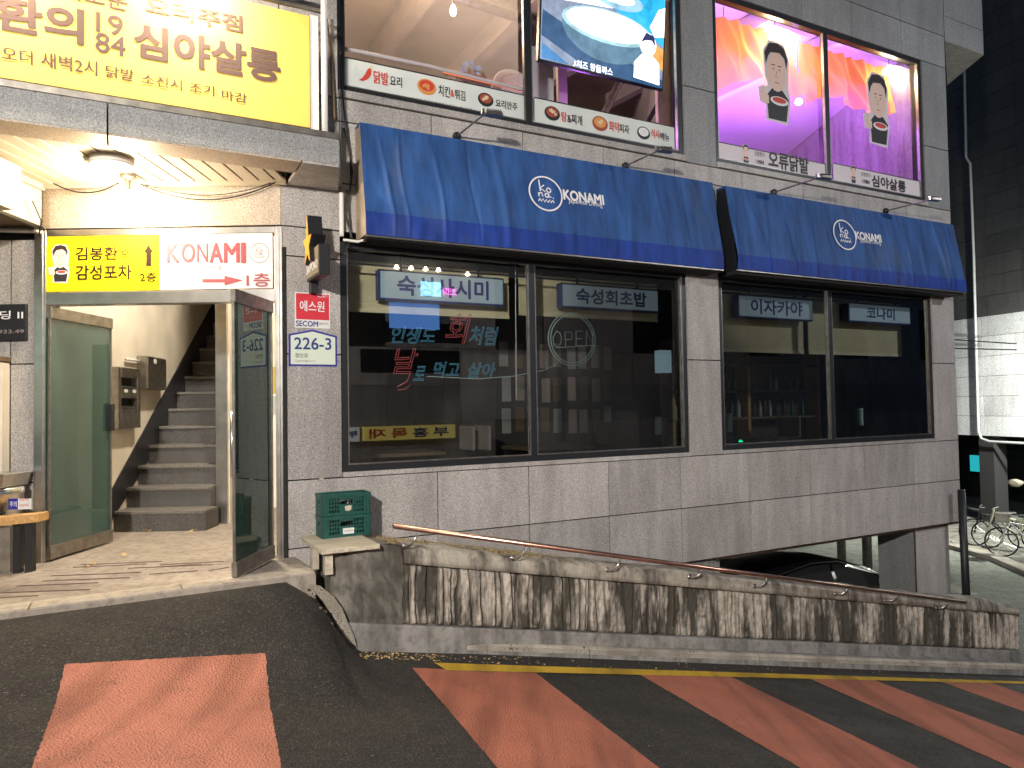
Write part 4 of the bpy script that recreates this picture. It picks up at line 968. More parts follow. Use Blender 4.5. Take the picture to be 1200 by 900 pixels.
MB().tube([YS.P(yl, z1s+.13, -.05), YS.P(y0s+.12, z1s+.13, -.05)], .018, 8).build('top_rail', 'steel_dark', ys, smooth=True)
def yt(s, bl, tr, **k): return ptext(s, YS, bl, tr, 'brown', ys, h=.004, **k)
yt('김봉환의', (-130, 10), (98, 12), bold=.016, offset=.02)
yt('19', (113, 37), (144, 20), bold=.012); yt('84', (112, 60), (147, 44), bold=.012)
yt('심야살롱', (157, 66), (328, 61), bold=.014, offset=.022)
yt('라스트', (-90, 58), (-8, 42), bold=.011); yt('오더', (2, 70), (38, 60), bold=.011); yt('새벽2시', (48, 78), (114, 72), bold=.011)
yt('닭발', (124, 90), (157, 82), bold=.011); yt('소진시', (166, 98), (213, 94), bold=.011); yt('조기', (222, 108), (251, 101), bold=.011); yt('마감', (260, 116), (289, 110), bold=.011)
yt('요리주점', (171, 15), (284, 19), bold=.014, offset=.02)
yt('새로운', (70, -3), (150, -7), bold=.014)
for k, (px, dx) in enumerate(((-20, 0), (213, 0))):       # flood lights over the sign
    s_ = YS.px(px, 30)[0]; zz = z1s+.22
    fl = thing('flood_light', ['flood light on an arm over the left end of the yellow sign, outside the picture', 'flood light whose glare washes out the yellow sign lettering'][k], 'flood light', YS.P(s_, zz, .35), FANG, 'flood lights over the yellow sign')
    MB().tube([YS.P(s_, z1s+.13, -.05), YS.P(s_, z1s+.38, .1), YS.P(s_, zz+.08, .34)], .012, 8).build('arm', 'steel_dark', fl)
    MB().box(YS, s_-.11, s_+.11, zz-.02, zz+.05, .26, .4).build('head', 'black', fl, bev=.008)
    MB().box(YS, s_-.09, s_+.09, zz-.026, zz-.021, .275, .385).build('lens', 'lampglow', fl)
    light('AREA', YS.P(s_, zz-.04, .33), 90, (1, .84, .6), fl, size=.16, target=YS.P(s_, z0s+.35, 0))
# entrance light box sign over the door
es = thing('entrance_sign', 'yellow and white sign with directions over the stair door', 'sign', E_.P(-3, zs0, 0))
ESP = E_.off(.012); xm = ex(188, 300)
MB().box(E_, xL1+.03, xm, zs0+.004, zs1, -.02, .012).build('yellow_panel', 'yellow2', es)
MB().box(E_, xm+.001, xR0-.02, zs0+.004, zs1, -.02, .012).build('white_panel', 'pinkwhite', es)
M['ink'] = plain('dark_brown_ink', (.022, .013, .009), .85, spec=.08)
et = lambda s, bl, tr, m='ink', **k: ptext(s, ESP, bl, tr, m, es, h=.003, **k)
et('김봉환', (89, 305), (138, 289), bold=.018); et('의', (142, 304), (153, 292), bold=.015); et('감성포차', (89, 328), (154, 310), bold=.018)
et('2층', (164, 330), (183, 319), bold=.01); et('1층', (289, 336), (316, 320), 'rose', bold=.015)
for k, ch in enumerate('KONAMI'):
    xs = [(196, 210), (213, 228), (231, 243.5), (246, 260.5), (263, 280), (283.5, 287)][k]; et(ch, (xs[0], 307.5), (xs[1], 285), 'rose', bold=.03 if k != 2 else .005)
et('Japanese Dining', (199, 317), (260, 309.5), 'grey_text')
def arrow(pl, pts, m, par): MB().poly([pl.P(*pl.px(*p, .003), .003) for p in pts]).build('arrow', m, par, fix=False)
arrow(ESP, [(171, 312), (171, 296), (168, 296), (174, 286), (180, 296), (177, 296), (177, 312)][::-1], 'ink', es)
arrow(ESP, [(237, 327), (263, 327), (263, 323), (285, 328.5), (263, 334.5), (263, 331), (237, 331)][::-1], 'rose', es)
cx, cy = ESP.px(304, 296.5); logo(ESP, cx, cy, .083, .006, 'grey_text', es)
cx, cy = ESP.px(71, 331); cartoon(ESP, cx, cy, .33, es, h=.003)
# dark stone name plaque at the left
pq = thing('name_plaque', 'black stone building name plaque on the left granite wall', 'plaque', E_.P(ex(10), ez(400, 10)))
MB().box(E_, ex(-60), ex(33, 380), ez(400, 10), ez(357, 10), 0, .03).build('slab', 'black', pq, bev=.004)
PQ = E_.off(.03); ptext('오류빌딩 II', PQ, (-50, 375), (27, 364), 'whitetext', pq, bold=.01); ptext('1933.49', PQ, (-6, 391), (28, 386), 'grey_text', pq)
# security plate, address plate
sp_ = thing('security_plate', 'red and white square security company plate on the granite pillar', 'sign', F.P(*F.px(365, 383)), FANG)
a0, b0 = F.px(345.5, 384); a1, b1 = F.px(386.5, 344.5)
MB().box(F, a0, a1, b0, b1, 0, .008).build('plate', 'white', sp_, bev=.001); MB().box(F, a0+.01, a1-.01, b0+(b1-b0)*.24, b1-.01, .008, .0095).build('red_field', 'redp', sp_)
FP = F.off(.0095); ptext('에스원', FP, (351.5, 364.5), (380, 353.5), 'whitetext', sp_, bold=.014); ptext('SECOM', FP, (347, 382), (372.5, 376.5), 'navy', sp_, bold=.018)
ptext('경비구역', FP, (374, 381), (384.5, 378), 'grey_text', sp_); ptext('SECURITY', FP, (372, 348.5), (384, 346.5), 'whitetext', sp_)
ap = thing('address_plate', 'house shaped address plate 226-3 with blue border on the granite pillar', 'sign', F.P(*F.px(366, 428)), FANG)
def hp(pts, h0, h1, name, m): MB().prism([F.P(*F.px(*p), h0) for p in pts], F.n*(h1-h0)).build(name, m, ap)
hp([(338.3, 428.8), (394.8, 429.5), (394.5, 394), (366, 386.3), (338.3, 391.5)], 0, .006, 'border', 'platetrim')
hp([(340.5, 426.8), (392.8, 427.5), (392.5, 395.6), (366, 388.6), (340.5, 393.2)], .0062, .008, 'plate', 'plate')
FP2 = F.off(.008); ptext('226-3', FP2, (345, 409), (388, 396.5), 'navy', ap, bold=.011); ptext('경인로', FP2, (345.5, 419), (361, 414), 'grey_text', ap, bold=.01); ptext('Gyeongin-ro', FP2, (345.5, 424.5), (369, 421.5), 'grey_text', ap)
# star beer sign projecting from the pillar
sb, zb0 = F.px(359.5, 331, .06); L0 = .06; L1 = out_h(sb, zb0, 374); w_ = .17
_, zb1 = F.off(L1).px(374, 285)
bs = thing('beer_sign', 'black projecting beer sign with a gold star on the granite pillar', 'sign', F.P(sb, zb0, L0), FANG)
w_ = F.off(L1).px(387, 300)[0]-F.off(L1).px(374, 300)[0]
MB().box(F, sb, sb+w_, zb0, zb1, L0, L1).build('box', 'black', bs, bev=.004)
LPn = Pl(F.P(sb-.001, 0, L0), F.n, Z)
MB().box(LPn, .01, L1-L0-.01, zb0+.02, zb1-.01, 0, .003).build('face', plain('brown_sign_face', (.22, .18, .12), .4), bs)
wdt = L1-L0; text('SAPPORO', LPn, .03, zb0+.06, wdt-.03, zb0+.13, 'whitetext', bs, h=.005, bold=.02, shear=0)
cxs, czs = wdt*.5, zb1+.03; R1, R2 = .19, .075; st = []
for k in range(10):
    r_ = R1*1.28 if k == 0 else (R1 if k % 2 == 0 else R2); a = math.radians(90+36*k); st.append((cxs+r_*math.cos(a)*.8, czs+r_*math.sin(a)))
MB().prism([LPn.P(x, y, .045) for x, y in st], LPn.n*-.004).build('star', 'orange', bs)
MB().prism([LPn.P(cxs+(x-cxs)*1.02, czs+(y-czs)*1.02, .04) for x, y in st], LPn.n*-(w_+.03)).build('star_body', 'black', bs)
MB().box(F, sb+.03, sb+.09, zb0-.09, zb0, 0, .1).build('bracket', 'black', bs); MB().box(F, sb+.03, sb+.09, zb1-.12, zb1-.05, 0, L0).build('bracket', 'black', bs)

# ---- lamps under the canopy
p = Vector((gp(131, 186, SOF).x, gp(131, 186, SOF).y, SOF))
cl = thing('ceiling_lamp', 'flat round ceiling lamp under the canopy soffit', 'ceiling lamp', p)
MB().lathe(p, [(.15, -.001), (.155, -.03), (.155, -.055), (.13, -.06)], Z, 32).build('ring', 'white', cl, smooth=True)
MB().lathe(p, [(.125, -.058), (.12, -.068), (.06, -.075), (.0, -.076)], Z, 32).build('diffuser', 'lampsoft', cl, smooth=True)
MB().box(G, p.x-.19, p.x-.12, p.y-.05, p.y+.08, SOF-.03, SOF-.001).build('sensor', 'steel_dark', cl)
bp = EY(5.98).px(150, 238); bp = Vector((bp[0], 5.98, bp[1]))
bl = thing('hanging_bulb', 'bright bare bulb hanging from the canopy soffit in front of the wall', 'light bulb', (bp.x, bp.y, SOF))
MB().lathe((bp.x, bp.y, SOF), [(.06, 0), (.06, -.03), (.02, -.05), (.02, -.13)], Z, 16).build('holder', 'steel_dark', bl)
MB().lathe(bp, [(.02, .10), (.035, .06), (.05, .0), (.035, -.04), (.001, -.055)], Z, 20).build('globe', 'lampglow', bl, smooth=True)
mb = MB()
for k in range(9):
    an = random.uniform(0, 6.28); r_ = random.uniform(.1, .22); c = Vector((bp.x, bp.y, SOF-.03)); e = c+Vector((math.cos(an)*r_, math.sin(an)*r_*.7, -random.uniform(.02, .12)))
    mb.tube([c, (c+e)/2+Z*.04, e], .0022, 4)
mb.build('loose_wire', 'black', bl)
light('POINT', p+Z*-.12, 26, (1, .84, .6), cl, size=.12)
light('POINT', bp+Vector((0, -.03, -.09)), 98, (1, .80, .55), bl, size=.06)
def cable(name, lab, pts, r, m='black', cat='cable', n=14, sag=0, group=None):
    P = [Vector(p) for p in pts]; out = []
    for a, b in zip(P, P[1:]):
        for k in range(n): f = k/n; out.append(a.lerp(b, f)-Z*sag*4*f*(1-f))
    out.append(P[-1]); o = MB().tube(out, r, 6).build(name, m, smooth=True); return tag(o, lab, cat, group)
EW = EY(6.2)
cable('cable', 'drooping black cable across the wall left of the bright bulb', [EW.P(*EW.px(60, 213)), EW.P(*EW.px(140, 214))], .006, sag=.09)
cable('cable', 'lower drooping cable across the wall right of the bright bulb', [EW.P(*EW.px(165, 216)), EW.P(*EW.px(322, 214))], .006, sag=.14)
cable('cable', 'thin upper cable hanging just above a second one right of the bulb', [EW.P(*EW.px(170, 216)), EW.P(*EW.px(318, 214))], .004, sag=.10)
cable('cable', 'dark cable running along the bottom of the left side beam', [(-3.98, 4.0, 3.2), (-3.98, 6.2, 3.18)], .018)
cable('conduit', 'white conduit along the wall at the left of the door sign', [EW.P(*EW.px(-60, 268)), EW.P(*EW.px(48, 271))], .02, 'white', 'pipe')
cable('cable', 'short cable looping from the cream junction box to the sign corner', [EW.P(*EW.px(56, 243), .2), EW.P(*EW.px(57, 262), .1), EW.P(*EW.px(46, 276))], .006)
# cream junction box on the beam
jb = thing('junction_box', 'cream metal junction box hung on the side beam left of the bulb', 'junction box', (-3.9, 5.6, 3.2))
JP = Pl((-4.0, 5.15, 0), (0, 1, 0), Z)
ja, jz0 = JP.px(21, 246, .02); ja2, jz1 = JP.px(35, 208, .12)
JB = Pl((-3.97, 5.25, 0), (0, 1, 0), Z)
MB().box(JB, 0, .42, 3.19, 3.52, 0, .14).build('case', 'box_cream', jb, bev=.006); MB().box(JB, -.015, .435, 3.175, 3.535, .141, .165).build('lid', 'box_cream', jb, bev=.01, seg=2)
for z in (3.25, 3.46): MB().box(JB, -.012, .0, z-.02, z+.02, .06, .14).build('latch', 'white', jb, bev=.002)
# white conduit and dark cables at the canopy end
c0_ = F.px(400.5, 277, .06); c1_ = F.px(400, 226, .06)
cable('conduit', 'white vertical pipe below the right end of the canopy', [F.P(*c1_, .06), F.P(*c0_, .06)], .022, 'white', 'pipe')
for k, (lab, pts) in enumerate([('black cable bundle hanging beside the blue awning end', [(403, 150), (413, 200), (408, 240), (411, 278), (404, 300)]),
            ('thin black cable from the upper window down to the canopy corner', [(398, 60), (402, 118), (410, 180), (412, 215)]),
            ('black cable along the white pipe near the awning end', [(407, 222), (404, 250), (413, 280), (420, 283)])]):
    cable('cable', lab, [F.P(*F.px(*p, .05), .05) for p in pts], .008, n=6)
MB_ = MB(); a = F.px(402, 281, .06); b = F.px(418, 284, .06); c = F.px(433, 280, .2)
cable('conduit', 'short pale flexible pipe under the left end of the awning', [F.P(*a, .06), F.P(*b, .09), F.P(*c, .2)], .013, 'white', 'pipe')
cable('cable', 'brown flexible pipe rising beside the yellow sign post', [F.P(*F.px(392, 140, .05), .05), F.P(*F.px(388, 60, .05), .05), F.P(*F.px(376, 20, .05), .2)], .014, 'wood_dark')

# ================================================================== CRATES, BOARD, BENCH
zb_ = .533; cfl = gp(377, 645, zb_); sfl, ofl = fso(cfl); srt = fso(gp(446, 638, zb_))[0]
bd = thing('board', 'pale plank laid across the wall end under the green crates', 'board', F.P(sfl, zb_-.04, ofl-.4), FANG)
MB().box(F, sfl, srt, zb_-.035, zb_, .06, ofl).build('plank', 'board', bd, bev=.003)
MB().box(F, sfl+.04, sfl+.10, PZ-.02, zb_-.036, ofl-.12, ofl-.06).build('prop', 'board', bd); MB().box(F, sfl-.0, sfl+.05, PZ-.02, zb_-.036, ofl-.4, ofl-.3).build('prop', 'floor_border', bd)
cs0, co0 = fso(gp(377.5, 632, zb_)); cs1 = fso(gp(437, 627.5, zb_))[0]; CW = cs1-cs0; CD = co0-.12; _, ztc = F.off(co0).px(437, 576); CH = (ztc-zb_)/2
CD = min(CD, .42)
def crate(name, lab, z0):
    r = thing(name, lab, 'crate', F.P(cs0+CW/2, z0, co0-CD/2), FANG, 'green plastic crates'); mb = MB(); t = .012
    def wall_(pl, L, H, dense):
        mb.box(pl, 0, L, 0, H*.14, -t, 0); mb.box(pl, 0, L, H*.84, H, -t, .006); mb.box(pl, 0, .055*L/.4, H*.14, H*.84, -t, 0); mb.box(pl, L-.055*L/.4, L, H*.14, H*.84, -t, 0)
        n = 4; x0, x1 = .055*L/.4, L*.36
        for a, b in ((x0, x1), (L-x1, L-x0)):
            for k in range(1, n+1): x = a+(b-a)*k/(n+.0)-(b-a)/n*.5; 
            for k in range(n+1): x = a+(b-a)*k/n; mb.box(pl, x-.0045, x+.0045, H*.14, H*.84, -t+.001, -.001)
            for k in range(1, 4): z = H*.14+H*.7*k/4; mb.box(pl, a, b, z-.005, z+.005, -t+.0015, -.0015)
        mb.box(pl, x1, L-x1, H*.14, H*.52, -t, -.0005); mb.box(pl, x1, L-x1, H*.74, H*.84, -t, -.0005)
    wall_(Pl(F.P(cs0, z0, co0), F.x, Z), CW, CH-.003, 1)
    wall_(Pl(F.P(cs0, z0, co0-CD), -F.n*-1, Z), CD, CH-.003, 1) if False else None
    wall_(Pl(F.P(cs0, z0, co0-CD), F.n, Z), CD, CH-.003, 1)
    wall_(Pl(F.P(cs0+CW, z0, co0), F.n*-1, Z), CD, CH-.003, 1)
    wall_(Pl(F.P(cs0+CW, z0, co0-CD), F.x*-1, Z), CW, CH-.003, 1)
    mb.box(F, cs0+.005, cs0+CW-.005, z0+.004, z0+.012, co0-CD+.005, co0-.005)
    for q in (.06, .94): mb.box(F, cs0+CW*q-.012, cs0+CW*q+.012, z0, z0+CH-.004, co0, co0+.008)
    mb.build('body', 'crate', r); return r
k1 = crate('plastic_crate', 'lower green plastic crate with a white paper label', zb_+.001); k2 = crate('plastic_crate', 'upper green plastic crate with a torn brown sticker', zb_+CH+.001)
CF = F.off(co0)
a0, b0 = CF.px(402, 626, .003); a1, b1 = CF.px(415, 618, .003); MB().box(CF, a0, a1, b0, b1, .0005, .003).build('paper_label', 'white', k1); text('강서상사', CF, a0+.012, b0+.016, a1-.012, b1-.014, 'blacktext', k1, h=.004)
a0, b0 = CF.px(404, 599, .003); a1, b1 = CF.px(412, 592, .003)
MB().prism([CF.P(a0+(a1-a0)*x, b0+(b1-b0)*y, .001) for x, y in ((.1, .1), (.7, 0), (1, .3), (.95, 1), (.0, .95))], CF.n*.002).build('sticker', 'board', k2)
# bench at the left with steel canisters
bt = thing('side_table', 'golden pine topped table with black legs at the left edge', 'table', gp(20, 680, PZ))
zt_ = PZ+.46; q1 = gp(45, 613, zt_-.05)
TB = Pl((q1.x, q1.y, 0), (-1, 0, 0), Z)
xr_, yf = q1.x, q1.y; pf = gp(0, 618, zt_-.05)
ang = 0
tp = [gp(44.5, 600, zt_), gp(-60, 606, zt_), gp(-60, 617, zt_)]
a = gp(45, 600, zt_); fl_ = gp(0, 603, zt_)
ed = (Vector((fl_.x, fl_.y, 0))-Vector((a.x, a.y, 0))); 
fr = gp(44.5, 612, zt_-.07); fl2 = gp(0, 616.5, zt_-.07)
d_ = (Vector((fl2.x, fl2.y, 0))-Vector((fr.x, fr.y, 0))).normalized(); bk = Vector((0, 1, 0))
P_ = lambda u, w, z: Vector((fr.x, fr.y, 0))+d_*u+bk*w+Z*z
MB().prism([P_(0, 0, zt_-.07), P_(1.4, 0, zt_-.07), P_(1.4, .14, zt_-.07), P_(0, .14, zt_-.07)], (0, 0, .07)).build('top', 'wood', bt, bev=.004)
for u, w in ((.05, .02), (.16, .07), (1.2, .02), (1.2, .07)): MB().prism([P_(u, w, PZ), P_(u+.05, w, PZ), P_(u+.05, w+.05, PZ), P_(u, w+.05, PZ)], (0, 0, zt_-.07-PZ)).build('leg', 'black', bt)
MB().prism([P_(.24, .1, PZ+.01), P_(1.1, .1, PZ+.01), P_(1.1, .12, PZ+.01), P_(.24, .12, PZ+.01)], (0, 0, .36)).build('panel', 'steel_dark', bt)
cc = E_.P(ex(16), PZ, .22); cz = PZ; ctop = E_.off(.2).px(20, 571)[1]
kg = thing('steel_canister', 'round stainless canister behind the pine table with a blue and white label', 'canister', cc)
MB().lathe(cc, [(.2, 0), (.2, ctop-cz-.06), (.205, ctop-cz-.05), (.205, ctop-cz), (.19, ctop-cz+.005)], Z, 36).build('body', 'steel', kg, smooth=True)
KP = EY(cc.y-.212); a0, b0 = KP.px(10, 597); a1, b1 = KP.px(37, 584)
MB().box(KP, a0, a0+(a1-a0)*.42, b0, b1, 0, .004).build('sticker', 'platetrim', kg); MB().box(KP, a0+(a1-a0)*.42, a1, b0, b1, 0, .004).build('sticker', 'white', kg)
text('주의', KP.off(.004), a0+.015, b0+.02, a0+(a1-a0)*.38, b1-.02, 'whitetext', kg, bold=.011)
for k in range(2): text('취급주의', KP.off(.004), a0+(a1-a0)*.5, b0+.02+.045*k, a1-.02, b0+.042+.045*k, 'redtext', kg)
tr_ = thing('steel_tray', 'square steel tray resting on the round canister beside the door jamb', 'tray', cc+Z*(ctop-cz+.01))
zt2 = ctop+.012; mb = MB(); q = [(-.28, -.17), (.19, -.17), (.19, .17), (-.28, .17)]
mb.hexa([cc+Vector((x*.9, y*.9, zt2-cz)) for x, y in q]+[cc+Vector((x, y, zt2-cz+.11)) for x, y in q]); mb.build('tray', 'steel', tr_, bev=.006)
# cream board leaning on the left wall
lb = thing('light_box', 'cream panel box with a dark cap standing at the left picture edge', 'box', E_.P(ex(-10), 1.0, .1))
MB().box(E_, ex(-60), ex(11.5), ez(560, 5), ez(425, 5), .0, .10).build('case', 'cream', lb, bev=.004); MB().box(E_, ex(-60), ex(13.5), ez(425, 5)+.002, ez(419, 5), -.0, .13).build('cap', 'wood_dark', lb, bev=.004)
# poster and notice seen behind the right leaf
RW = Pl((-1.76, 6.42, 0), (0, -1, 0), Z)
for lab, py0, py1, m_ in (('yellow paper notice on the inner right wall behind the door glass', 462, 430, 'yellow'), ('white notice taped inside the entrance beside the right jamb', 486, 464, 'pinknote')):
    a, b = EY(6.75).px(312, py0), EY(6.75).px(324, py1)
    tag(MB().box(EY(6.75), a[0], b[0], a[1], b[1], 0, .003).build('paper_notice', m_), lab, 'notice', 'paper notices inside the entrance')

# ================================================================== BEHIND THE SHOP WINDOWS
def hang_sign(s, tl, br, lab, h=-.22):
    P = F.off(h); a0, _ = P.px(tl[0], tl[1]); a1, b0 = P.px(br[0], br[1]); b1 = P.px(tl[0], tl[1])[1]
    r = thing('hanging_sign', lab, 'sign', P.P((a0+a1)/2, b0), FANG, 'hanging signs inside the shop windows')
    MB().box(P, a0, a1, b0, b1, -.10, 0).build('case', 'sign_blue', r, bev=.005); MB().box(P, a0+.018, a1-.018, b0+.018, b1-.018, .001, .006).build('face', 'sign_face', r)
    w = a1-a0
    for q in (.18, .8): MB().tube([P.P(a0+w*q, b1, -.05), P.P(a0+w*q, ZO+.02, -.05)], .012, 8).build('hanger', 'black', r)
    n = len(s); tw = w*(.17 if n > 3 else .17)*n if n != 3 else w*.45; tw = min(tw, w*.72)
    text(s, P.off(.006), a0+w/2-tw/2, b0+.055, a0+w/2+tw/2, b1-.05, 'navy', r, h=.002, bold=.03); return r
hang_sign('숙성사시미', (443.5, 315), (591, 359), 'pale blue hanging sign behind the leftmost shop pane, above the red and blue neon script')
hang_sign('숙성회초밥', (657.5, 331), (772, 366.5), 'pale blue hanging sign above the round OPEN neon')
hang_sign('이자카야', (864.5, 344.5), (953, 376.5), 'pale blue hanging sign in the left pane of the far shop window')
hang_sign('코나미', (994, 354), (1067, 381), 'smallest pale blue hanging sign, in the rightmost shop pane')
def blind(s0, s1, zlow, lab, h=-.42):
    r = thing('roller_blind', lab, 'blind', F.P((s0+s1)/2, zlow, h), FANG, 'beige blinds in the shop windows'); mb = MB(); n = int((ZO-zlow)/.034)
    for k in range(n):
        z = zlow+.01+k*.034; mb.hexa([F.P(s0, z, h), F.P(s1, z, h), F.P(s1, z, h+.01), F.P(s0, z, h+.01), F.P(s0, z+.031, h+.004), F.P(s1, z+.031, h+.004), F.P(s1, z+.031, h+.02), F.P(s0, z+.031, h+.02)])
    mb.build('slats', 'blind', r); MB().box(F, s0, s1, zlow-.03, zlow+.008, h-.004, h+.022).build('bottom_bar', 'blind', r); MB().box(F, s0, s1, ZO-.08, ZO+.04, h-.04, h+.05).build('head_box', 'alu_dark', r)
B_ = F.off(-.42)
blind(s400+.1, fs(627)-.06, B_.px(520, 367)[1], 'beige slatted blind, leftmost, behind the neon script'); blind(fs(627)+.06, s808-.1, B_.px(700, 371)[1], 'beige slatted blind behind the OPEN neon circle')
blind(s846+.05, fs(977)-.04, B_.px(900, 411)[1], 'lower drawn beige blind in the left pane of the far shop window'); blind(fs(977)+.06, s1096-.12, B_.px(1030, 415)[1], 'lower drawn beige blind in the rightmost shop pane')
for a, b in ((s400, s808), (s846, s1096)): MB().tube([F.P(a+.06, ZO-.17, -.12), F.P(b-.06, ZO-.17, -.12)], .01, 8).build('curtain_rod', 'black', bld)
# neon tubes
NP = F.off(-.10)
ne = thing('neon_sign', 'round unlit neon tube sign reading OPEN', 'neon sign', NP.P(*NP.px(671, 427)), FANG)
cx, cz_ = NP.px(670.5, 397.5); R_ = NP.px(697.5, 398)[0]-cx; Rz = cz_-NP.px(670.5, 428.5)[1]
for f in (1, .9): MB().tube([NP.P(x, y) for x, y in circ(cx, cz_, R_*f, Rz*f, n=48)], .0065, 6).build('ring_tube', 'tube_pale', ne, smooth=True)
def npoly(L): 
    mb = MB()
    for l in L: mb.tube([NP.P(*NP.px(*p)) if not isinstance(p, Vector) else p for p in l], .0045, 6)
    mb.build('letter_tube', 'tube_pale', ne, smooth=True)
npoly([[(652, 388), (648, 396), (649, 403), (653, 407), (657, 403), (658, 396), (656, 390), (652, 388)]]); npoly([[(663, 407), (662, 389), (669, 389), (671, 393), (669, 398), (662, 398)]])
npoly([[(683, 388), (675, 388), (675, 405), (683, 405)], [(675, 397), (682, 397)]]); npoly([[(687, 405), (687, 388), (695, 404), (695, 388)]]); npoly([[(652, 407.5), (697, 404.5)]])
cable('cable', 'pale wire trailing from the OPEN neon to the neon script', [NP.P(*NP.px(*p)) for p in ((657, 420), (650, 428), (637, 434), (600, 441), (560, 444), (500, 441))], .004, 'tube_pale')
cable('cord', 'white blind cord hanging beside the window mullion', [F.off(-.3).P(*F.off(-.3).px(604, 300)), F.off(-.3).P(*F.off(-.3).px(605, 468))], .006, 'white', 'cord')
ns = thing('neon_script', 'unlit blue and red handwritten neon script in two lines', 'neon sign', NP.P(*NP.px(510, 450)), FANG)
def nt(s, bl, tr, m, k=.016): a0, b0 = NP.px(*bl); a1, b1 = NP.px(*tr); text(s, NP, a0, b0, a1, b1, m, ns, h=0, tube=k, shear=.28, name='script_tube')
nt('인생도', (456, 402), (508, 384), 'tube_blue'); nt('회', (520, 402), (544, 368), 'tube_red', .013); nt('처럼', (548, 404), (579, 383), 'tube_blue')
nt('날', (458, 438), (484, 408), 'tube_red', .013); nt('로', (484, 446), (496, 429), 'tube_blue'); nt('먹고', (506, 443), (536, 424), 'tube_blue'); nt('살아', (546, 443), (578, 425), 'tube_blue')
MB().tube([NP.P(*NP.px(*p)) for p in ((481, 437), (477, 447), (466, 453), (466, 457), (475, 456), (481, 451))], .004, 6).build('script_tube', 'tube_red', ns, smooth=True)
# lamps reflected / hung, furniture
def at_in(px, py, h): a, b = F.off(h).px(px, py); return a, b
def cupstack(px, py, hh, lab, m='cup'):
    a, b = at_in(px, py, -.25); h_ = F.off(-.25).px(px, py-hh)[1]-b; c = F.P(a, b, -.25)
    prof = []
    for k in range(7): prof += [(.036, h_*k/7), (.04, h_*(k+.8)/7)]
    tag(MB().lathe(c, prof, Z, 16).build('cup_stack', m, smooth=True), lab, 'cups', 'paper cup stacks on the window ledge')
cupstack(771.5, 509, 21, 'pale cup stack on the ledge in the OPEN window'); cupstack(855, 506, 22, 'pale cup stack at the left end of the far window'); cupstack(1008.5, 499, 21, 'pale cup stack in the rightmost shop pane')
MB().box(F, s400, s808, zsill-.04, zsill+.02, -.5, -.14).build('window_ledge', 'wood_dark', bld); MB().box(F, s846, s1096, zsill-.04, zsill+.02, -.5, -.14).build('window_ledge', 'wood_dark', bld)
gm = F.P(*at_in(868, 518, -.2), -.2); tag(MB().lathe(gm, [(.025, 0), (.03, .01), (.0, .03)], Z, 12).build('indicator_light', plain('green_lamp', (0, .5, .2), .4, emit=(0, .8, .3), es=1.5)), 'tiny green light on the ledge of the far shop window', 'light')
def bottle(p, lab, grp, m, sc=1.):
    tag(MB().lathe(p, [(.034*sc, 0), (.036*sc, .01), (.036*sc, .16*sc), (.014*sc, .22*sc), (.013*sc, .28*sc)], Z, 10).build('bottle', m, smooth=True), lab, 'bottle', grp)
sh = thing('bottle_shelf', 'dark bottle shelf deep inside the right shop window', 'shelf', F.P(6.6, .38, -1.7), FANG)
ORD = 'first second third fourth fifth sixth seventh eighth ninth tenth eleventh twelfth thirteenth fourteenth fifteenth sixteenth seventeenth eighteenth nineteenth twentieth twenty-first twenty-second twenty-third twenty-fourth twenty-fifth twenty-sixth twenty-seventh twenty-eighth'.split()
gb = [plain('brown_bottle', (.06, .03, .015), .15, coat=1), plain('pale_bottle', (.4, .42, .4), .2, coat=1), plain('green_bottle', (.02, .12, .05), .15, coat=1)]
for z in (1.35, 1.75, 2.15): MB().box(F, 5.6, 8.6, z, z+.03, -1.8, -1.55).build('shelf_board', 'wood_dark', sh)
MB().box(F, 5.6, 8.6, .38, 2.5, -1.84, -1.81).build('back_panel', 'interior', sh)
for s_ in (5.6, 7.05, 8.57): MB().box(F, s_, s_+.05, .38, 2.5, -1.8, -1.55).build('side_panel', 'wood', sh)
rnd = random.Random(11)
for z in (1.381, 1.781):
    s_ = 5.75; bn = 0
    while s_ < 8.5: 
        bn += 1
        if rnd.random() < .7: bottle(F.P(s_, z, -1.68), '%s on the %s shelf board, the %s one from the left end' % (rnd.choice(['dark bottle']), 'lower' if z < 1.5 else 'middle', ORD[bn-1]), 'bottles on the dark shelf', rnd.choice(gb), rnd.uniform(.85, 1.1))
        s_ += rnd.uniform(.1, .22)
for k, (px, py) in enumerate(((766, 482), (742, 505), (659, 512))):
    a, b = at_in(px, py, -.8)
# menu papers on the back wall of the left room
bw = Pl(Dp-Z*0, (Cp-Dp).normalized(), Z); PW = F.off(-1.9); 
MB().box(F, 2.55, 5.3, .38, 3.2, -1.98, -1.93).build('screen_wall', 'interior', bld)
for r_ in range(3):
    for k in range(9):
        s_ = 3.1+k*.2+rnd.uniform(-.02, .02); z = 1.25+r_*.42+rnd.uniform(-.03, .03)
        tag(MB().box(F, s_, s_+.13, z, z+.32, -1.93, -1.926).build('menu_paper', rnd.choice(['paper_dim', 'wood_dark', 'interior_up'])), 'paper strip in the %s row on the partition, %s from the left' % (('lowest', 'middle', 'top')[r_], ORD[k]), 'paper', 'menu paper strips on the partition')
hl = F.P(*at_in(780, 437, -.5), -.5); 
tl = thing('box_lamp', 'pale blue box lamp on a post behind the right edge of the OPEN window', 'lamp', Vector((hl.x, hl.y, .38)))
a, b = at_in(771, 437, -.6); a2, b2 = at_in(783, 411, -.6); MB().box(F, a, a2, b, b2, -.66, -.54).build('lamp_shade', plain('pale_lamp', (.4, .55, .58), .5, emit=(.4, .62, .68), es=.28), tl, bev=.004)
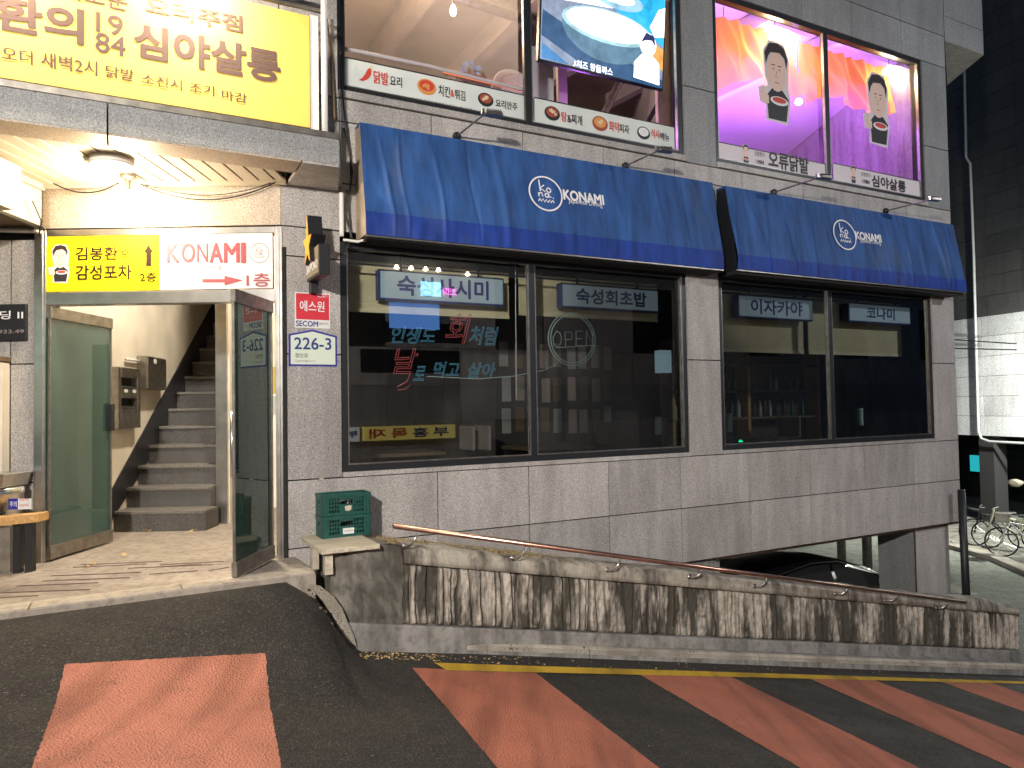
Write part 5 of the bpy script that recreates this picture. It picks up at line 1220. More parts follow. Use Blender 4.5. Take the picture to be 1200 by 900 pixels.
MB().box(F, (a+a2)/2-.03, (a+a2)/2+.03, .38, b, -.63, -.57).build('post', 'wood_dark', tl)
def table_set(s_, h, lab, k):
    t = thing('dining_table', lab, 'table', F.P(s_, .38, h), FANG, 'dark tables inside the shop')
    MB().box(F, s_-.45, s_+.45, 1.08, 1.12, h-.35, h+.35).build('top', 'wood_dark', t, bev=.004)
    for x in (-.4, .36): 
        for y in (-.3, .26): MB().box(F, s_+x, s_+x+.04, .38, 1.08, h+y, h+y+.04).build('leg', 'black', t)
    for j, x in enumerate((-.55, .55)):
        c = thing('dining_chair', 'dark chair '+('left' if j == 0 else 'right')+' of '+lab.split(',')[0], 'chair', F.P(s_+x*1.2, .38, h), FANG, 'dark chairs inside the shop')
        q = s_+x*1.25; MB().box(F, q-.2, q+.2, .82, .87, h-.2, h+.2).build('seat', 'wood_dark', c, bev=.01)
        MB().box(F, q+(-.2 if j == 0 else .17), q+(-.17 if j == 0 else .2), 1.1, 1.38, h-.2, h+.2).build('backrest', 'interior_up', c, bev=.01)
        for xx in (-.18, .15):
            for yy in (-.18, .15): MB().box(F, q+xx, q+xx+.03, .38, .82, h+yy, h+yy+.03).build('leg', 'black', c)
table_set(3.4, -1.3, 'the table behind the OPEN neon window, nearest its pane', 0); table_set(1.5, -1.4, 'the table behind the neon script window, at the left', 1); table_set(6.4, -1.0, 'the table behind the far shop window, at the right', 2)

# ================================================================== UPPER ROOMS
def strip(bl, tr, lab, m='strip_white', z0=None, z1=None):
    P = F.off(-.048); a0, b0 = P.px(*bl); a1, b1 = P.px(*tr); 
    if z0 is not None: b0, b1 = z0, z1
    r = thing('menu_strip', lab, 'banner', P.P(a0, b0), FANG, 'printed strips along the upper windows')
    MB().box(P, a0, a1, b0, b1, -.003, 0).build('film', m, r); MB().box(P, a0, a1, b1, b1+.012, -.003, .001).build('edge', 'black', r); return r, P
zb_s = zL0+.14
pA = F.off(-.048); zsA = pA.px(410, 69)[1]; zsB = pA.px(1000, 206)[1]
r1, P1s = strip((403, 105), (617, 113), 'printed menu strip with red pepper, under the warm brown room window', z0=zb_s, z1=zsA)
r2, P2s = strip((627, 150), (790, 148), 'printed menu strip with black pots, under the television', z0=zb_s, z1=zsA)
r3, P3s = strip((843, 188), (968, 206), 'pale strip with cartoon head and black lettering, under the left purple pane', 'strip_pink', z0=zb_s, z1=pA.px(905, 180)[1])
r4, P4s = strip((977, 216), (1080, 232), 'pale strip with cartoon head and black lettering, under the rightmost purple pane', 'strip_pink', z0=zb_s, z1=pA.px(1030, 203)[1])
def st(r, s, bl, tr, m, **k): ptext(s, pA, bl, tr, m, r, h=.004, **k)
st(r1, '닭발', (438, 97), (455, 86), 'redtext', bold=.03); st(r1, '요리', (457, 100), (471, 91), 'blacktext', bold=.02); st(r1, '치킨', (514, 112), (527, 102), 'blacktext', bold=.02); st(r1, '&', (528, 113), (532, 106), 'redtext', bold=.03); st(r1, '튀김', (533, 116), (545, 107), 'blacktext', bold=.02)
st(r1, '요리안주', (581, 125), (606, 121), 'blacktext', bold=.02); st(r1, '술 안주 안주로 매 안주나 맛있는 불사조밥', (482, 117), (553, 127), 'grey_text')
st(r2, '탕', (658, 142), (664, 132), 'redtext', bold=.03); st(r2, '&찌개', (665, 144), (682, 136), 'blacktext', bold=.02); st(r2, '화덕', (714, 153), (725, 144), 'redtext', bold=.03); st(r2, '피자', (726, 155), (737, 147), 'blacktext', bold=.02)
st(r2, '식사', (763, 161), (773, 153), 'redtext', bold=.03); st(r2, '메뉴', (774, 164), (784, 157), 'blacktext', bold=.02); st(r2, '술 나라 술쭉 골뱅이 무침', (697, 160), (730, 163), 'grey_text')
def dish(r, px, py, rr, cols, rim='blacktext'):
    cx, cy = pA.px(px, py); R = (pA.px(px+rr, py)[0]-cx)
    MB().poly([pA.P(x, y, .004) for x, y in circ(cx, cy, R, R*.8)[:-1]]).build('dish_print', rim, r)
    MB().poly([pA.P(x, y, .005) for x, y in circ(cx, cy+R*.12, R*.78, R*.55)[:-1]]).build('dish_print', cols[0], r)
    rn = random.Random(px); f = MB()
    for k in range(9): a, q = rn.random()*6.28, rn.random()*.5; f.poly([pA.P(x, y, .006+k*.0002) for x, y in circ(cx+math.cos(a)*R*q, cy+R*.12+math.sin(a)*R*q*.6, R*.16, n=7)[:-1]])
    f.build('dish_print', cols[1], r)
foodA = plain('print_fried', (.7, .3, .08), .6); foodB = plain('print_stew', (.35, .07, .04), .6); foodC = plain('print_pale', (.7, .55, .35), .6)
dish(r1, 500, 102, 11, ('redtext', foodA), foodA); dish(r1, 569, 117, 9, (foodB, foodC)); dish(r2, 647, 133, 9, (foodB, foodC)); dish(r2, 703, 145, 9, (foodA, foodC), foodB); dish(r2, 754, 156, 7.5, ('whitetext', 'strip_white'))
cx, cy = pA.px(428, 88); k_ = (pA.px(440, 88)[0]-cx)
MB().poly([pA.P(cx+x*k_, cy+y*k_, .004) for x, y in ((-.65, -.62), (-.2, -.62), (.25, -.35), (.55, .1), (.62, .6), (.45, .8), (.2, .55), (.0, .1), (-.3, -.35))]).build('pepper_print', 'redtext', r1)
MB().poly([pA.P(cx+x*k_, cy+y*k_, .005) for x, y in ((.42, .72), (.62, .6), (.68, .78), (.62, 1.1), (.5, 1.1), (.54, .85))]).build('pepper_print', foodC, r1)
st(r3, '오류닭발', (901, 195.5), (947, 186), 'blacktext', bold=.035); st(r4, '심야살롱', (1022, 218), (1061, 213), 'blacktext', bold=.035)
st(r3, '김봉환의', (884, 182), (896, 179), 'blacktext'); st(r3, '1984', (887, 191.5), (895, 188.5), 'blacktext', bold=.02); st(r4, '김봉환의', (1009, 206), (1020, 203.5), 'blacktext'); st(r4, '1984', (1011, 214.5), (1019, 211.5), 'blacktext', bold=.02)
cx, cy = pA.px(874, 193); cartoon(pA, cx, cy, pA.px(874, 169)[1]-cy, r3, h=.004); cx, cy = pA.px(1000, 215); cartoon(pA, cx, cy, pA.px(1000, 194)[1]-cy, r4, h=.004)
for k, (px, py, ty) in enumerate(((911, 143, 49), (1030, 170, 86))):
    cx, cy = pA.px(px, py); q = thing('window_sticker', ['large cartoon man sticker on the left purple pane', 'large cartoon man sticker on the rightmost purple pane'][k], 'sticker', pA.P(cx, cy), FANG, 'cartoon man stickers on the purple panes')
    cartoon(pA, cx, cy, pA.px(px, ty)[1]-cy, q, h=.006)
# television
TP = Pl(F.P(0, 0, -.42), F.x, Z); ta1, tb0 = TP.px(777, 106); ta0 = TP.px(631, 90)[0]; tb1 = tb0+1.0
tilt = .10
TV = Pl(TP.P(ta0, tb0), F.x, Z*1.0+F.n*-tilt*-1)
tw, th = ta1-ta0, 1.12
tv = thing('television', 'large television showing a noodle dish behind the upper window', 'television', TV.P(tw/2, 0), FANG)
MB().box(TV, 0, tw, 0, th, -.06, 0).build('case', 'black', tv, bev=.006)
def tp(pts, c, s, h): MB().poly([TV.P(*TV.px(*p, h), h) if not isinstance(p[0], float) else TV.P(p[0]*tw, p[1]*th, h) for p in pts]).build('screen_picture', emis(c, s), tv, fix=False)
scr = tw*.012
MB().box(TV, scr, tw-scr, scr*1.2, th-scr, .001, .002).build('screen', emis((.30, .36, .50), 1.3), tv)
tp([(.02, .62), (.55, .70), (.62, .985), (.02, .985)], (1, .92, .86), 2.6, .003)
tp([(.56, .70), (.985, .45), (.985, .985), (.60, .985)], (.03, .45, .80), 1.5, .004)
def ov(cx, cy, rx, ry, n=26, a0=0, a1=360): return [(float(x), float(y)) for x, y in circ(cx, cy, rx, ry, a0, a1, n)[:-1 if a1-a0 == 360 else None]]
tp([(.015, .25), (.4, .02), (.985, .012), (.985, .1), (.3, .35), (.02, .5)], (.05, .16, .36), .8, .005)
tp([(x, y) for x, y in ov(.52, .47, .36, .33, a0=180, a1=360)] , (.16, .32, .46), 1.0, .006)
tp(ov(.52, .50, .36, .17), (.45, .75, .80), 1.3, .007); tp(ov(.52, .51, .33, .145), (1, .98, .9), 3.2, .008)
tp(ov(.60, .80, .20, .10), (.35, .62, .82), 1.5, .009); tp(ov(.58, .815, .15, .06), (.8, .95, 1), 2.4, .010)
tp([(.8, .5), (.985, .42), (.985, .2), (.9, .25)], (1, .45, .12), 1.3, .009)
tp([(.86, .62), (.93, .82), (.985, .86), (.985, .55), (.9, .52)], (1, .80, .78), 2.4, .011); tp([(.02, .18), (.16, .08), (.22, .03), (.02, .03)], (.1, .35, .75), 1, .009)
tp([(.74, .06), (.96, .04), (.95, .26), (.88, .34), (.8, .32), (.74, .22)], (1, 1, 1), 3, .011); tp(ov(.85, .43, .07, .12), (1, .96, .92), 2.6, .012); tp([(.79, .44), (.83, .55), (.9, .53), (.915, .42), (.88, .48), (.83, .47)], (.08, .10, .3), .6, .013)
a0, b0 = TV.px(672, 78, .012); a1, b1 = TV.px(718, 78, .012)
text('♪치즈 왕돌까스', TV, a0, b0, a1, b0+.085, emis((1, 1, 1), 2.2), tv, h=.013, bold=.02)
light('AREA', TV.P(tw/2, th*.45, .3), 7, (.75, .85, 1), tv, size=.9, target=TV.P(tw/2, th*.3, 3))
MB().tube([TV.P(tw*.5, th*.8, -.06), F.P(ta0+tw*.5, 6.95, -.7)], .03, 10).build('mount', 'black', tv)
# under the television: truss bar, panels
cable('bar', 'dark diagonal truss bar under the television', [F.P(*F.px(756, 150, -.9), -.9), F.P(*F.px(784, 96, -.9), -.9)], .03, 'black', 'bar')
cable('bar', 'pale diagonal bar left of the truss under the television', [F.P(*F.px(700, 150, -1.2), -1.2), F.P(*F.px(728, 92, -1.2), -1.2)], .05, 'steel_dark', 'bar')
a, b = F.px(622, 140, -.9), F.px(648, 60, -.9)
tag(MB().box(F, a[0], b[0], a[1]-.3, b[1], -.95, -.9).build('wall_panel', 'interior_pale'), 'cream panel at the lower left under the television', 'panel')
a, b = F.px(655, 140, -1.3), F.px(664, 60, -1.3)
tag(MB().box(F, a[0], b[0], a[1]-.3, b[1]+.5, -1.35, -1.3).build('post', 'interior_up'), 'brown post behind the television window', 'post')
a, b = F.px(772, 160, -.5), F.px(790, 60, -.5)
tag(MB().box(F, a[0], b[0]+.1, a[1]-.3, 6.6, -.55, -.5).build('curtain', 'blind'), 'beige curtain edge at the right of the television', 'curtain')
# clear vinyl sheet and clutter in the warm room
def vfn(s0, s1, z0, z1, h, amp, sd):
    rn = random.Random(sd); k1, k2 = rn.uniform(8, 14), rn.uniform(20, 31)
    return lambda u, v: F.P(s0+(s1-s0)*u, z0+(z1-z0)*v, h+amp*math.sin(u*k1+v*2)+amp*.5*math.sin(u*k2-v*5)+amp*.5*math.sin(v*9+u*3))
tag(MB().grid(vfn(u400+.1, fs(621, 100)-.06, zL0+.38, zU2-.1, -.13, .012, 1), 60, 30).build('vinyl_sheet', 'vinyl', smooth=True, fix=False), 'clear wrinkled vinyl sheet behind the warm brown upper window', 'sheet', 'clear vinyl sheets behind the upper windows')
cable('rope', 'twisted pale rope along the lower edge of the warm brown window', [F.P(*F.px(403, 57, -.1), -.1), F.P(*F.px(500, 77, -.1), -.1), F.P(*F.px(616, 106, -.1), -.1)], .018, 'strip_pink', 'rope')
cable('light_tube', 'orange glowing strip light at the foot of the warm brown window', [F.P(*F.px(520, 84, -.16), -.16), F.P(*F.px(616, 107, -.16), -.16)], .012, plain('orange_strip', (1, .3, .1), .5, emit=(1, .22, .08), es=1.6), 'light')
c = F.P(*F.px(551, 83, -.3), -.3)
mb = MB(); rn = random.Random(2)
for k in range(12): an = k/12*6.28; mb.poly([c+F.x*math.cos(an)*.03+Z*math.sin(an)*.03, c+F.x*math.cos(an+.3)*.13+Z*(math.sin(an+.3)*.10+.0)+F.n*rn.uniform(-.04, .04), c+F.x*math.cos(an+.7)*.1+Z*math.sin(an+.7)*.1+F.n*rn.uniform(-.04, .04)])
tag(mb.build('blue_bag', plain('blue_plastic', (.08, .22, .6), .4), fix=False), 'crumpled blue plastic bag behind the warm brown window', 'bag')
c = F.P(*F.px(594, 108, -.35), -.35); mb = MB()
for k in range(16): mb.tube([c+F.x*(.22*math.cos(t))*(.6+.03*k)+Z*(.16*math.sin(t))*(.6+.03*k)+F.n*(.02*k-.15) for t in [math.pi*j/12 for j in range(13)]], .008, 5)
tag(mb.build('wire_coil', 'strip_pink', smooth=True), 'coiled pale strap bundle at the foot of the warm brown window', 'coil')
for k, (px, py, e) in enumerate(((531, 14, 170), (462, -60, 150))):
    c = F.P(*F.px(px, py, -1.3), -1.3); pb = thing('pendant_bulb', ['bare warm pendant bulb glowing in the brown upper room', 'second warm pendant bulb above the picture edge in the brown room'][k], 'light bulb', c, 0, 'bulbs in the brown upper room')
    MB().lathe(c, [(.01, .09), (.03, .05), (.04, .0), (.025, -.035), (.001, -.045)], Z, 16).build('globe', 'lampglow', pb, smooth=True); MB().tube([c+Z*.08, Vector((c.x, c.y, 7.0))], .006, 6).build('cord', 'black', pb)
    light('POINT', c-Z*.08, e*.8, (1, .74, .5), pb, size=.06)
# purple room: drapes, vinyl, party lamps
def swag(name, lab, s0, s1, zt, dz0, dz1, sd, h=-.52):
    rn = random.Random(sd); ph_ = [rn.uniform(0, 6) for _ in range(4)]
    def fn(u, v):
        dr = dz0+(dz1-dz0)*u + .10*math.sin(u*7+ph_[0]); x = s0+(s1-s0)*u
        return F.P(x, zt-dr*v, h+.05*math.sin(u*26+v*3+ph_[1])*(.4+v)+.03*math.sin(u*55-v*6+ph_[2])+.16*v)
    return tag(MB().grid(fn, 90, 20).build(name, 'drape', smooth=True, fix=False), lab, 'drape', 'orange drapes at the top of the purple room')
smid = fs(972, 140)
swag('drape', 'orange cloth drape across the top of the left purple pane', u838+.05, smid-.03, 6.62, 1.1, .75, 3); swag('drape', 'orange cloth drape across the top of the rightmost purple pane', smid+.03, u1082-.05, 6.62, .9, .75, 9)
tag(MB().grid(vfn(u838+.08, smid-.05, zL0+.38, zU2-.1, -.13, .012, 4), 50, 30).build('vinyl_sheet', 'vinyl', smooth=True, fix=False), 'clear vinyl sheet behind the left purple pane', 'sheet', 'clear vinyl sheets behind the upper windows')
tag(MB().grid(vfn(smid+.05, u1082-.08, zL0+.38, zU2-.1, -.13, .012, 5), 50, 30).build('vinyl_sheet', 'vinyl', smooth=True, fix=False), 'clear vinyl sheet behind the rightmost purple pane', 'sheet', 'clear vinyl sheets behind the upper windows')
PUR = (.52, .16, 1)
def partylamp(px, py, h, e, col, lab, r_=.06, em=None):
    c = F.P(*F.px(px, py, h), h); q = thing('party_lamp', lab, 'lamp', c, 0, 'lamps in the purple room')
    MB().lathe(c, [(r_*.6, .05), (r_, .02), (r_, -.01), (r_*.6, -.03), (.001, -.035)], Z, 18).build('globe', em or 'lampglow', q, smooth=True); MB().tube([c+Z*.05, Vector((c.x, c.y, 7.05))], .006, 6).build('cord', 'black', q)
    light('POINT', c-Z*.08, e, col, q, size=r_)
partylamp(850, 97, -.9, 12, (1, .7, .5), 'warm lamp low at the left of the left purple pane'); partylamp(936, 120, -1.0, 40, PUR, 'lamp glowing pink right of the large sticker in the left purple pane', .05)
partylamp(908, 42, -.27, 62, (1, .72, .38), 'warm lamp above the drape in the left purple pane', .09); partylamp(1042, 84, -.27, 50, (1, .72, .38), 'warm lamp behind the drape in the rightmost purple pane', .09)
for k, (s_, h_, e) in enumerate(((6.8, -2.2, 200), (8.2, -2.2, 200), (5.9, -1.0, 80))):
    q = thing('purple_flood', ['purple flood lamp at the back left of the upper room', 'purple flood lamp at the back right of the upper room', 'purple flood lamp in the middle of the upper room near the glass'][k], 'flood light', F.P(s_, 5.0, h_), FANG, 'purple flood lamps in the upper room')
    MB().box(F, s_-.15, s_+.15, 4.55, 4.7, h_-.1, h_+.1).build('head', 'black', q, bev=.01); light('AREA', F.P(s_, 4.74, h_), e, PUR, q, size=.4, target=F.P(s_-.3, 7, h_-.6))
    MB().box(F, s_-.12, s_+.12, 4.701, 4.706, h_-.08, h_+.08).build('lens', emis((.7, .2, 1), 4), q)
MB().box(F, mid+.1, SR-.1, zL0+.02, zL0+.20, -.5, -.2).build('inner_ledge', 'interior_pale', bld)

# ================================================================== RIGHT: LOWER STREET, FAR BUILDING, CAR, BICYCLES
GZ = -2.16
RP_ = ray(1200, 466); Y1 = 21; rx = RP_.x/RP_.y*Y1
RWP = Pl((rx, Y1, 0), (.28, -.96, 0), Z)
rb = thing('far_building', 'building across the lower street, lamp fade painted as pale lower and dark upper tiles', 'building', RWP.P(0, GZ, 0))
zbt = RWP.px(1160, 511)[1]; ztl = RWP.px(1160, 372)[1]
th_ = (RWP.px(1160, 464)[1]-RWP.px(1160, 487.5)[1])
MB().box(RWP, -22, 5, zbt-.02, 16, -.4, -.03).build('wall_core', 'mortar', rb)
z = zbt; r = 0
M['alu_pipe'] = plain('grey_pipe', (.35, .35, .34), .5)
M['tile_shaded'] = granite('shaded_far_tile', (.05, .047, .045), dark=.6, streak=.2, spec=40)
while z < 15:
    lit = z < ztl; a = -5.5+(.0 if lit else .3)  # upper rows take darker tile, painting the lamp light's fade into the wall
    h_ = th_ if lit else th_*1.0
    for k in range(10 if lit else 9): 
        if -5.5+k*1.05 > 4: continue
        tile(RWP, a+k*1.05, a+(k+1)*1.05, z, z+h_, 'granite_far' if lit else 'tile_shaded', h0=-.03, parent=rb, name='wall_tile')
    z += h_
for a in (-5.2, -1.6, 3.4): MB().box(RWP, a, a+.5, GZ, zbt-.02, -.6, -.1).build('column', 'mortar', rb)
MB().box(RWP, -22, 5, GZ-.3, zbt+.5, -5.2, -5).build('back_wall', 'blackmat', rb); MB().box(RWP, -22, 5, zbt-.02, zbt+.1, -5, -.41).build('underside', 'blackmat', rb)
pp = RWP.off(.08)
cable('drain_pipe', 'pale drain pipe running down the far building and turning right', [pp.P(*pp.px(*p)) for p in ((1128, -40), (1132, 184), (1137, 192), (1141, 300), (1146.5, 505), (1150, 514), (1160, 517.5), (1230, 521))], .04, M['alu_pipe'], 'pipe', n=3)
for k, (ya, yb) in enumerate(((397, 403), (408, 410))):
    cable('wire', ['upper thin black wire crossing in front of the far building', 'lower thin black wire crossing in front of the far building'][k], [RWP.P(*RWP.px(1115, ya), .6), RWP.P(*RWP.px(1210, yb), .6)], .02, 'black', 'wire')
a0, b0 = RWP.px(1137, 552, -3); a1, b1 = RWP.px(1146, 534, -3)
tag(MB().box(RWP, a0, a1, b0, b1, -3.1, -3).build('lit_sign', 'cyan'), 'small cyan lit panel in the dark opening of the far building', 'sign')
a0, b0 = RWP.px(1190, 570, -1); a1, b1 = RWP.px(1202, 560, -1)
tag(MB().lathe(RWP.P(a0, b0, -1), [(.1, 0), (.22, .1), (.22, .16), (.05, .22)], Z, 16).build('round_sign', 'board', smooth=True), 'round pale brown object in the dark opening above the bicycles', 'sign')
rl_ = thing('street_lamp', 'lamp on a short mast lighting the lower street, right of the picture', 'street lamp', Vector((rx+.6, 17.2, GZ)))
lp = Vector((rx-.35, 17.4, 2.6))
MB().tube([Vector((rx+.6, 17.2, GZ)), Vector((rx+.6, 17.2, 2.7)), lp+Z*.12], .05, 10).build('mast', 'steel_dark', rl_); MB().box(Pl(lp, (1, 0, 0), (0, 1, 0)), -.15, .15, -.1, .1, .02, .1).build('head', 'black', rl_); MB().box(Pl(lp, (1, 0, 0), (0, 1, 0)), -.12, .12, -.08, .08, .0, .018).build('lens', 'lampglow', rl_)
light('AREA', lp+Vector((-.3, 0, -.15)), 1100, (.95, 1, .93), rl_, size=.25, target=RWP.P(*RWP.px(1150, 520)))
light('AREA', lp+Z*-.02, 260, (.93, 1, .85), rl_, size=.25, target=(lp.x-2, lp.y-1, GZ))
# kerb and pale paint on the lower street
def gq(pts, name, m, z, t=.0, par=None, top=None):
    P = [gp(*p, z) for p in pts]
    return MB().prism([Vector((p.x, p.y, GZ+.002)) for p in P], (0, 0, z-GZ)).build(name, m, par)
k2_ = gq([(1090, 634), (1118, 640), (1160, 652), (1215, 676), (1215, 668), (1160, 645), (1118, 633.5), (1090, 627)], 'lower_kerb', 'cream_paint', GZ+.1); tag(k2_, kind='structure')
q_ = gq([(1110, 684), (1142, 692), (1146, 698), (1105, 694)], 'lower_marking', 'cream_paint', GZ+.006); tag(q_, kind='structure')
q_ = gq([(1060, 632), (1118, 638), (1160, 650), (1225, 676), (1260, 640), (1170, 600), (1120, 592), (1060, 590)], 'verge', 'concrete_dark', GZ+.05); tag(q_, kind='structure')
# dark post at the corner
pt0 = EY(10.6); a = pt0.px(1131.5, 694); b = pt0.px(1126.5, 574)
tag(MB().tube([pt0.P(a[0]+.02, GZ), pt0.P(*b)], [.055, .05], 12).build('dark_post', 'black', smooth=True), 'dark leaning post beyond the right end of the retaining wall', 'post')
# columns under the building
cs_a, cs_b = fs(1077, 650), fs(1117.5, 650)
pc = thing('corner_column', 'granite clad column under the right corner of the building', 'column', F.P((cs_a+cs_b)/2, GZ, -.3), FANG)
dd = .6
MB().box(F, cs_a, cs_b, GZ, zL3-.03, -.62, -.06).build('shaft', 'granite_pink', pc, bev=.004); MB().box(F, cs_a-.012, cs_a+.01, GZ, zL3-.03, -.06, -.05).build('corner_trim', 'steel', pc)
MB().box(F, cs_a-.014, cs_a-.001, GZ, zL3-.04, -.62, -.07).build('side_face', 'granite_dark', pc)
for k, (px, hh) in enumerate(((1016, -3.0), (986, -4.2))):
    a, _ = F.off(hh).px(px, 640); tag(MB().lathe(F.P(a, GZ, hh), [(.09, 0), (.09, zL3-GZ)], Z, 16).build('round_column', 'steel_dark', smooth=True), ['thin round column behind the parked car roof', 'thinner round column farther back in the car park'][k], 'column', 'round columns in the car park')
MB().box(F, -2, F.off(-7.1).px(1085, 640)[0], GZ, zL3+.3, -7.2, -7).build('car_park_wall', 'concrete_grey', bld)
# car
car = thing('parked_car', 'black sedan parked in the sunken car park under the building', 'car', F.P(fs(955, 660), GZ, -1.35), FANG)
cxs = F.off(-1.1).px(940, 660)[0]; CP = Pl(F.P(cxs, GZ, -.55), F.x, Z)
zr = F.off(-1.35).px(945, 644)[1]-GZ; k_ = zr/1.45
def P3(x, z, h): return CP.P(x, z*k_, h)
prof = [(-2.35, .35), (-2.4, .6), (-2.33, .82), (-1.75, .95), (-1.2, .98), (1.05, .98), (1.75, .93), (2.3, .78), (2.38, .55), (2.3, .33)]
mb = MB(); mb.prism([P3(x, z, 0) for x, z in prof], CP.n*-1.8); mb.build('body', 'car', car, bev=.07, seg=3, smooth=True)
gh = [(-1.75, .95), (-1.35, 1.2), (-.85, 1.38), (-.2, 1.45), (.35, 1.42), (.95, 1.24), (1.5, .96)]
def ring_(ins, pts): return [P3(x, z, -ins) for x, z in pts]
mb = MB(); n = len(gh); A = [P3(x, z, -.04-.22*(z-.95)/.5) for x, z in gh]; B = [P3(x, z, -1.76+.22*(z-.95)/.5) for x, z in gh]
mb.v += A+B; mb.f.append(list(range(n))); mb.f.append(list(range(n, 2*n))[::-1]); mb.f += [[i, n+i, n+i+1, i+1] for i in range(n-1)]+[[0, n-1, 2*n-1, n]]
mb.build('roof', 'car', car, bev=.03, seg=2, smooth=True)
for xa, xb in ((-1.45, -.78), (-.72, .15), (.21, 1.2)):
    def top(x):
        for (x0, z0), (x1, z1_) in zip(gh, gh[1:]):
            if x0 <= x <= x1: return z0+(z1_-z0)*(x-x0)/(x1-x0)
    pts = [(xa, 1.0), (xb, 1.0)] + [(xb+(xa-xb)*q/6, top(xb+(xa-xb)*q/6)-.07) for q in range(7)]
    MB().poly([P3(x, max(z, 1.0), -.032-.22*(z-.95)/.5) for x, z in pts]).build('window', 'blackmat', car)
MB().tube([P3(x, z-.035, -.025-.22*(z-.99)/.5) for x, z in gh], .011, 6).build('window_trim', 'steel', car, smooth=True)
for x in (-1.45, 1.45):
    w = MB().lathe(CP.P(x, .32, .01), [(.33, -.2), (.33, 0), (.2, .01)], CP.n, 24).build('wheel', 'rubber', car, smooth=True); MB().lathe(CP.P(x, .32, .01), [(.2, .0), (.18, .015), (.001, .02)], CP.n, 20).build('rim', 'steel', w)
for z in (.62,): MB().box(CP, 2.2, 2.36, z, z+.12, -.35, -.02).build('headlight', 'steel', car, bev=.02); MB().box(CP, -2.36, -2.2, z, z+.12, -.35, -.02).build('tail_light', 'redp', car, bev=.02)
# cold lamp in the car park seen as blue light on the columns
cpl = thing('strip_lamp', 'cold strip lamp on the car park ceiling hidden behind the wall', 'lamp', F.P(6.5, zL3-.06, -4.5), FANG)
MB().box(F, 6.0, 7.0, zL3-.07, zL3-.02, -4.55, -4.45).build('tube', plain('cold_tube', (1, 1, 1), .5, emit=(.7, .85, 1), es=6), cpl); light('AREA', F.P(6.5, zL3-.09, -4.5), 9, (.7, .85, 1), cpl, size=.5)
# bicycles
def bicycle(loc, ang, lab, m):
    r = thing('bicycle', lab, 'bicycle', loc, ang, 'bicycles parked on the lower street'); L = lambda x, z, y=0: Vector(loc)+Matrix.Rotation(ang, 3, 'Z') @ Vector((x, y, z))
    for x in (-.52, .52):
        w = MB().tube([L(x+.33*math.cos(t), .34+.33*math.sin(t)) for t in [math.pi*j/14 for j in range(29)]], .018, 6, cap=False).build('wheel', 'rubber', r, smooth=True)
        s_ = MB(); 
        for j in range(9): t = math.pi*j/9; s_.tube([L(x+.32*math.cos(t), .34+.32*math.sin(t)), L(x-.32*math.cos(t), .34-.32*math.sin(t))], .004, 3)
        s_.build('spokes', 'steel', w)
    f = MB()
    for a, b in (((-.52, .34), (-.1, .32)), ((-.1, .32), (.32, .78)), ((-.1, .32), (-.25, .8)), ((-.22, .72), (.34, .80)), ((-.52, .34), (-.23, .72)), ((.52, .34), (.36, .95))): f.tube([L(*a), L(*b)], .022, 8)
    f.build('frame', m, r); MB().box(Pl(L(-.26, .82), L(1, 0)-L(0, 0), Vector((0, 0, 1))), -.13, .13, 0, .06, -.07, .07).build('saddle', 'black', r, bev=.02)
    MB().tube([L(.30, 1.0, -.27), L(.38, .98, -.1), L(.38, .98, .1), L(.30, 1.0, .27)], .014, 6).build('handlebar', 'steel', r); MB().tube([L(-.1, .32, -.1), L(-.02, .2, -.1)], .012, 6).build('pedal', 'black', r)
    MB().prism([L(.34, .82, -.15), L(.62, .82, -.15), L(.62, .82, .15), L(.34, .82, .15)], (0, 0, .2)).build('basket', 'steel_dark', r) if m == 'white' else None
for (px, py, an, lab, m) in ((1171, 641, 2.7, 'dark bicycle standing leftmost of the row on the lower street', 'black'), (1187, 645, 2.45, 'bicycle with a pale frame in the middle of the row', 'box_cream'), (1206, 655, 2.5, 'bicycle cut by the right picture edge, nearest in the row', 'white')):
    g = gp(px, py, GZ+.05); bicycle((g.x, g.y, GZ+.05), an, lab, m)

# ================================================================== THE OTHER SIDE OF THE STREET (mirrored in the shop glass)
OO = 10.6
OB = Pl(F.P(0, 0, OO), F.x*-1, Z)
ob = thing('opposite_building', 'grey tiled shop building across the road behind the camera', 'building', OB.P(-6, -2, 0), FANG+math.pi)
MB().box(OB, -60, 16, -6, 13, -.5, -.03).build('wall_core', 'mortar', ob)
for r_ in range(9):
    for k in range(30):
        a = -33+k*1.5; z = -2.6+r_*.95
        if 3.0 < z < 4.9 and k % 3 == 1: continue
        tile(OB, a, a+1.5, z, z+.95, 'granite' if r_ % 4 else 'granite_dark', parent=ob, name='wall_tile')
def rr(px, py): s_, z = refl(px, py, OO); return -s_, z
a0, z0 = rr(426, 517); a1, z1 = rr(533, 497.5)
rs = thing('shop_sign', 'yellow timber shop sign across the road, mirrored in the left shop glass', 'sign', OB.P((a0+a1)/2, z0), FANG+math.pi)
xa, xb = min(a0, a1), max(a0, a1)
MB().box(OB, xa, xb, z0, z1, 0.002, .12).build('panel', plain('lit_yellow_sign', (.8, .7, .2), .5, emit=(.62, .5, .12), es=.9), rs)
OS = OB.off(.122); w = xb-xa; cw = w*.17
for k, ch in enumerate('부흥목재'):
    text(ch, OS, xa+w*(.08+.23*k), z0+(z1-z0)*.16, xa+w*(.08+.23*k)+cw, z1-(z1-z0)*.16, 'navy' if k < 2 else 'redtext', rs, bold=.03)
b0_, y0_ = rr(402, 520); b1_, y1_ = rr(421, 498)
r2s = thing('shop_sign', 'white shop sign beside the yellow timber sign across the road', 'sign', OB.P((b0_+b1_)/2, y0_), FANG+math.pi)
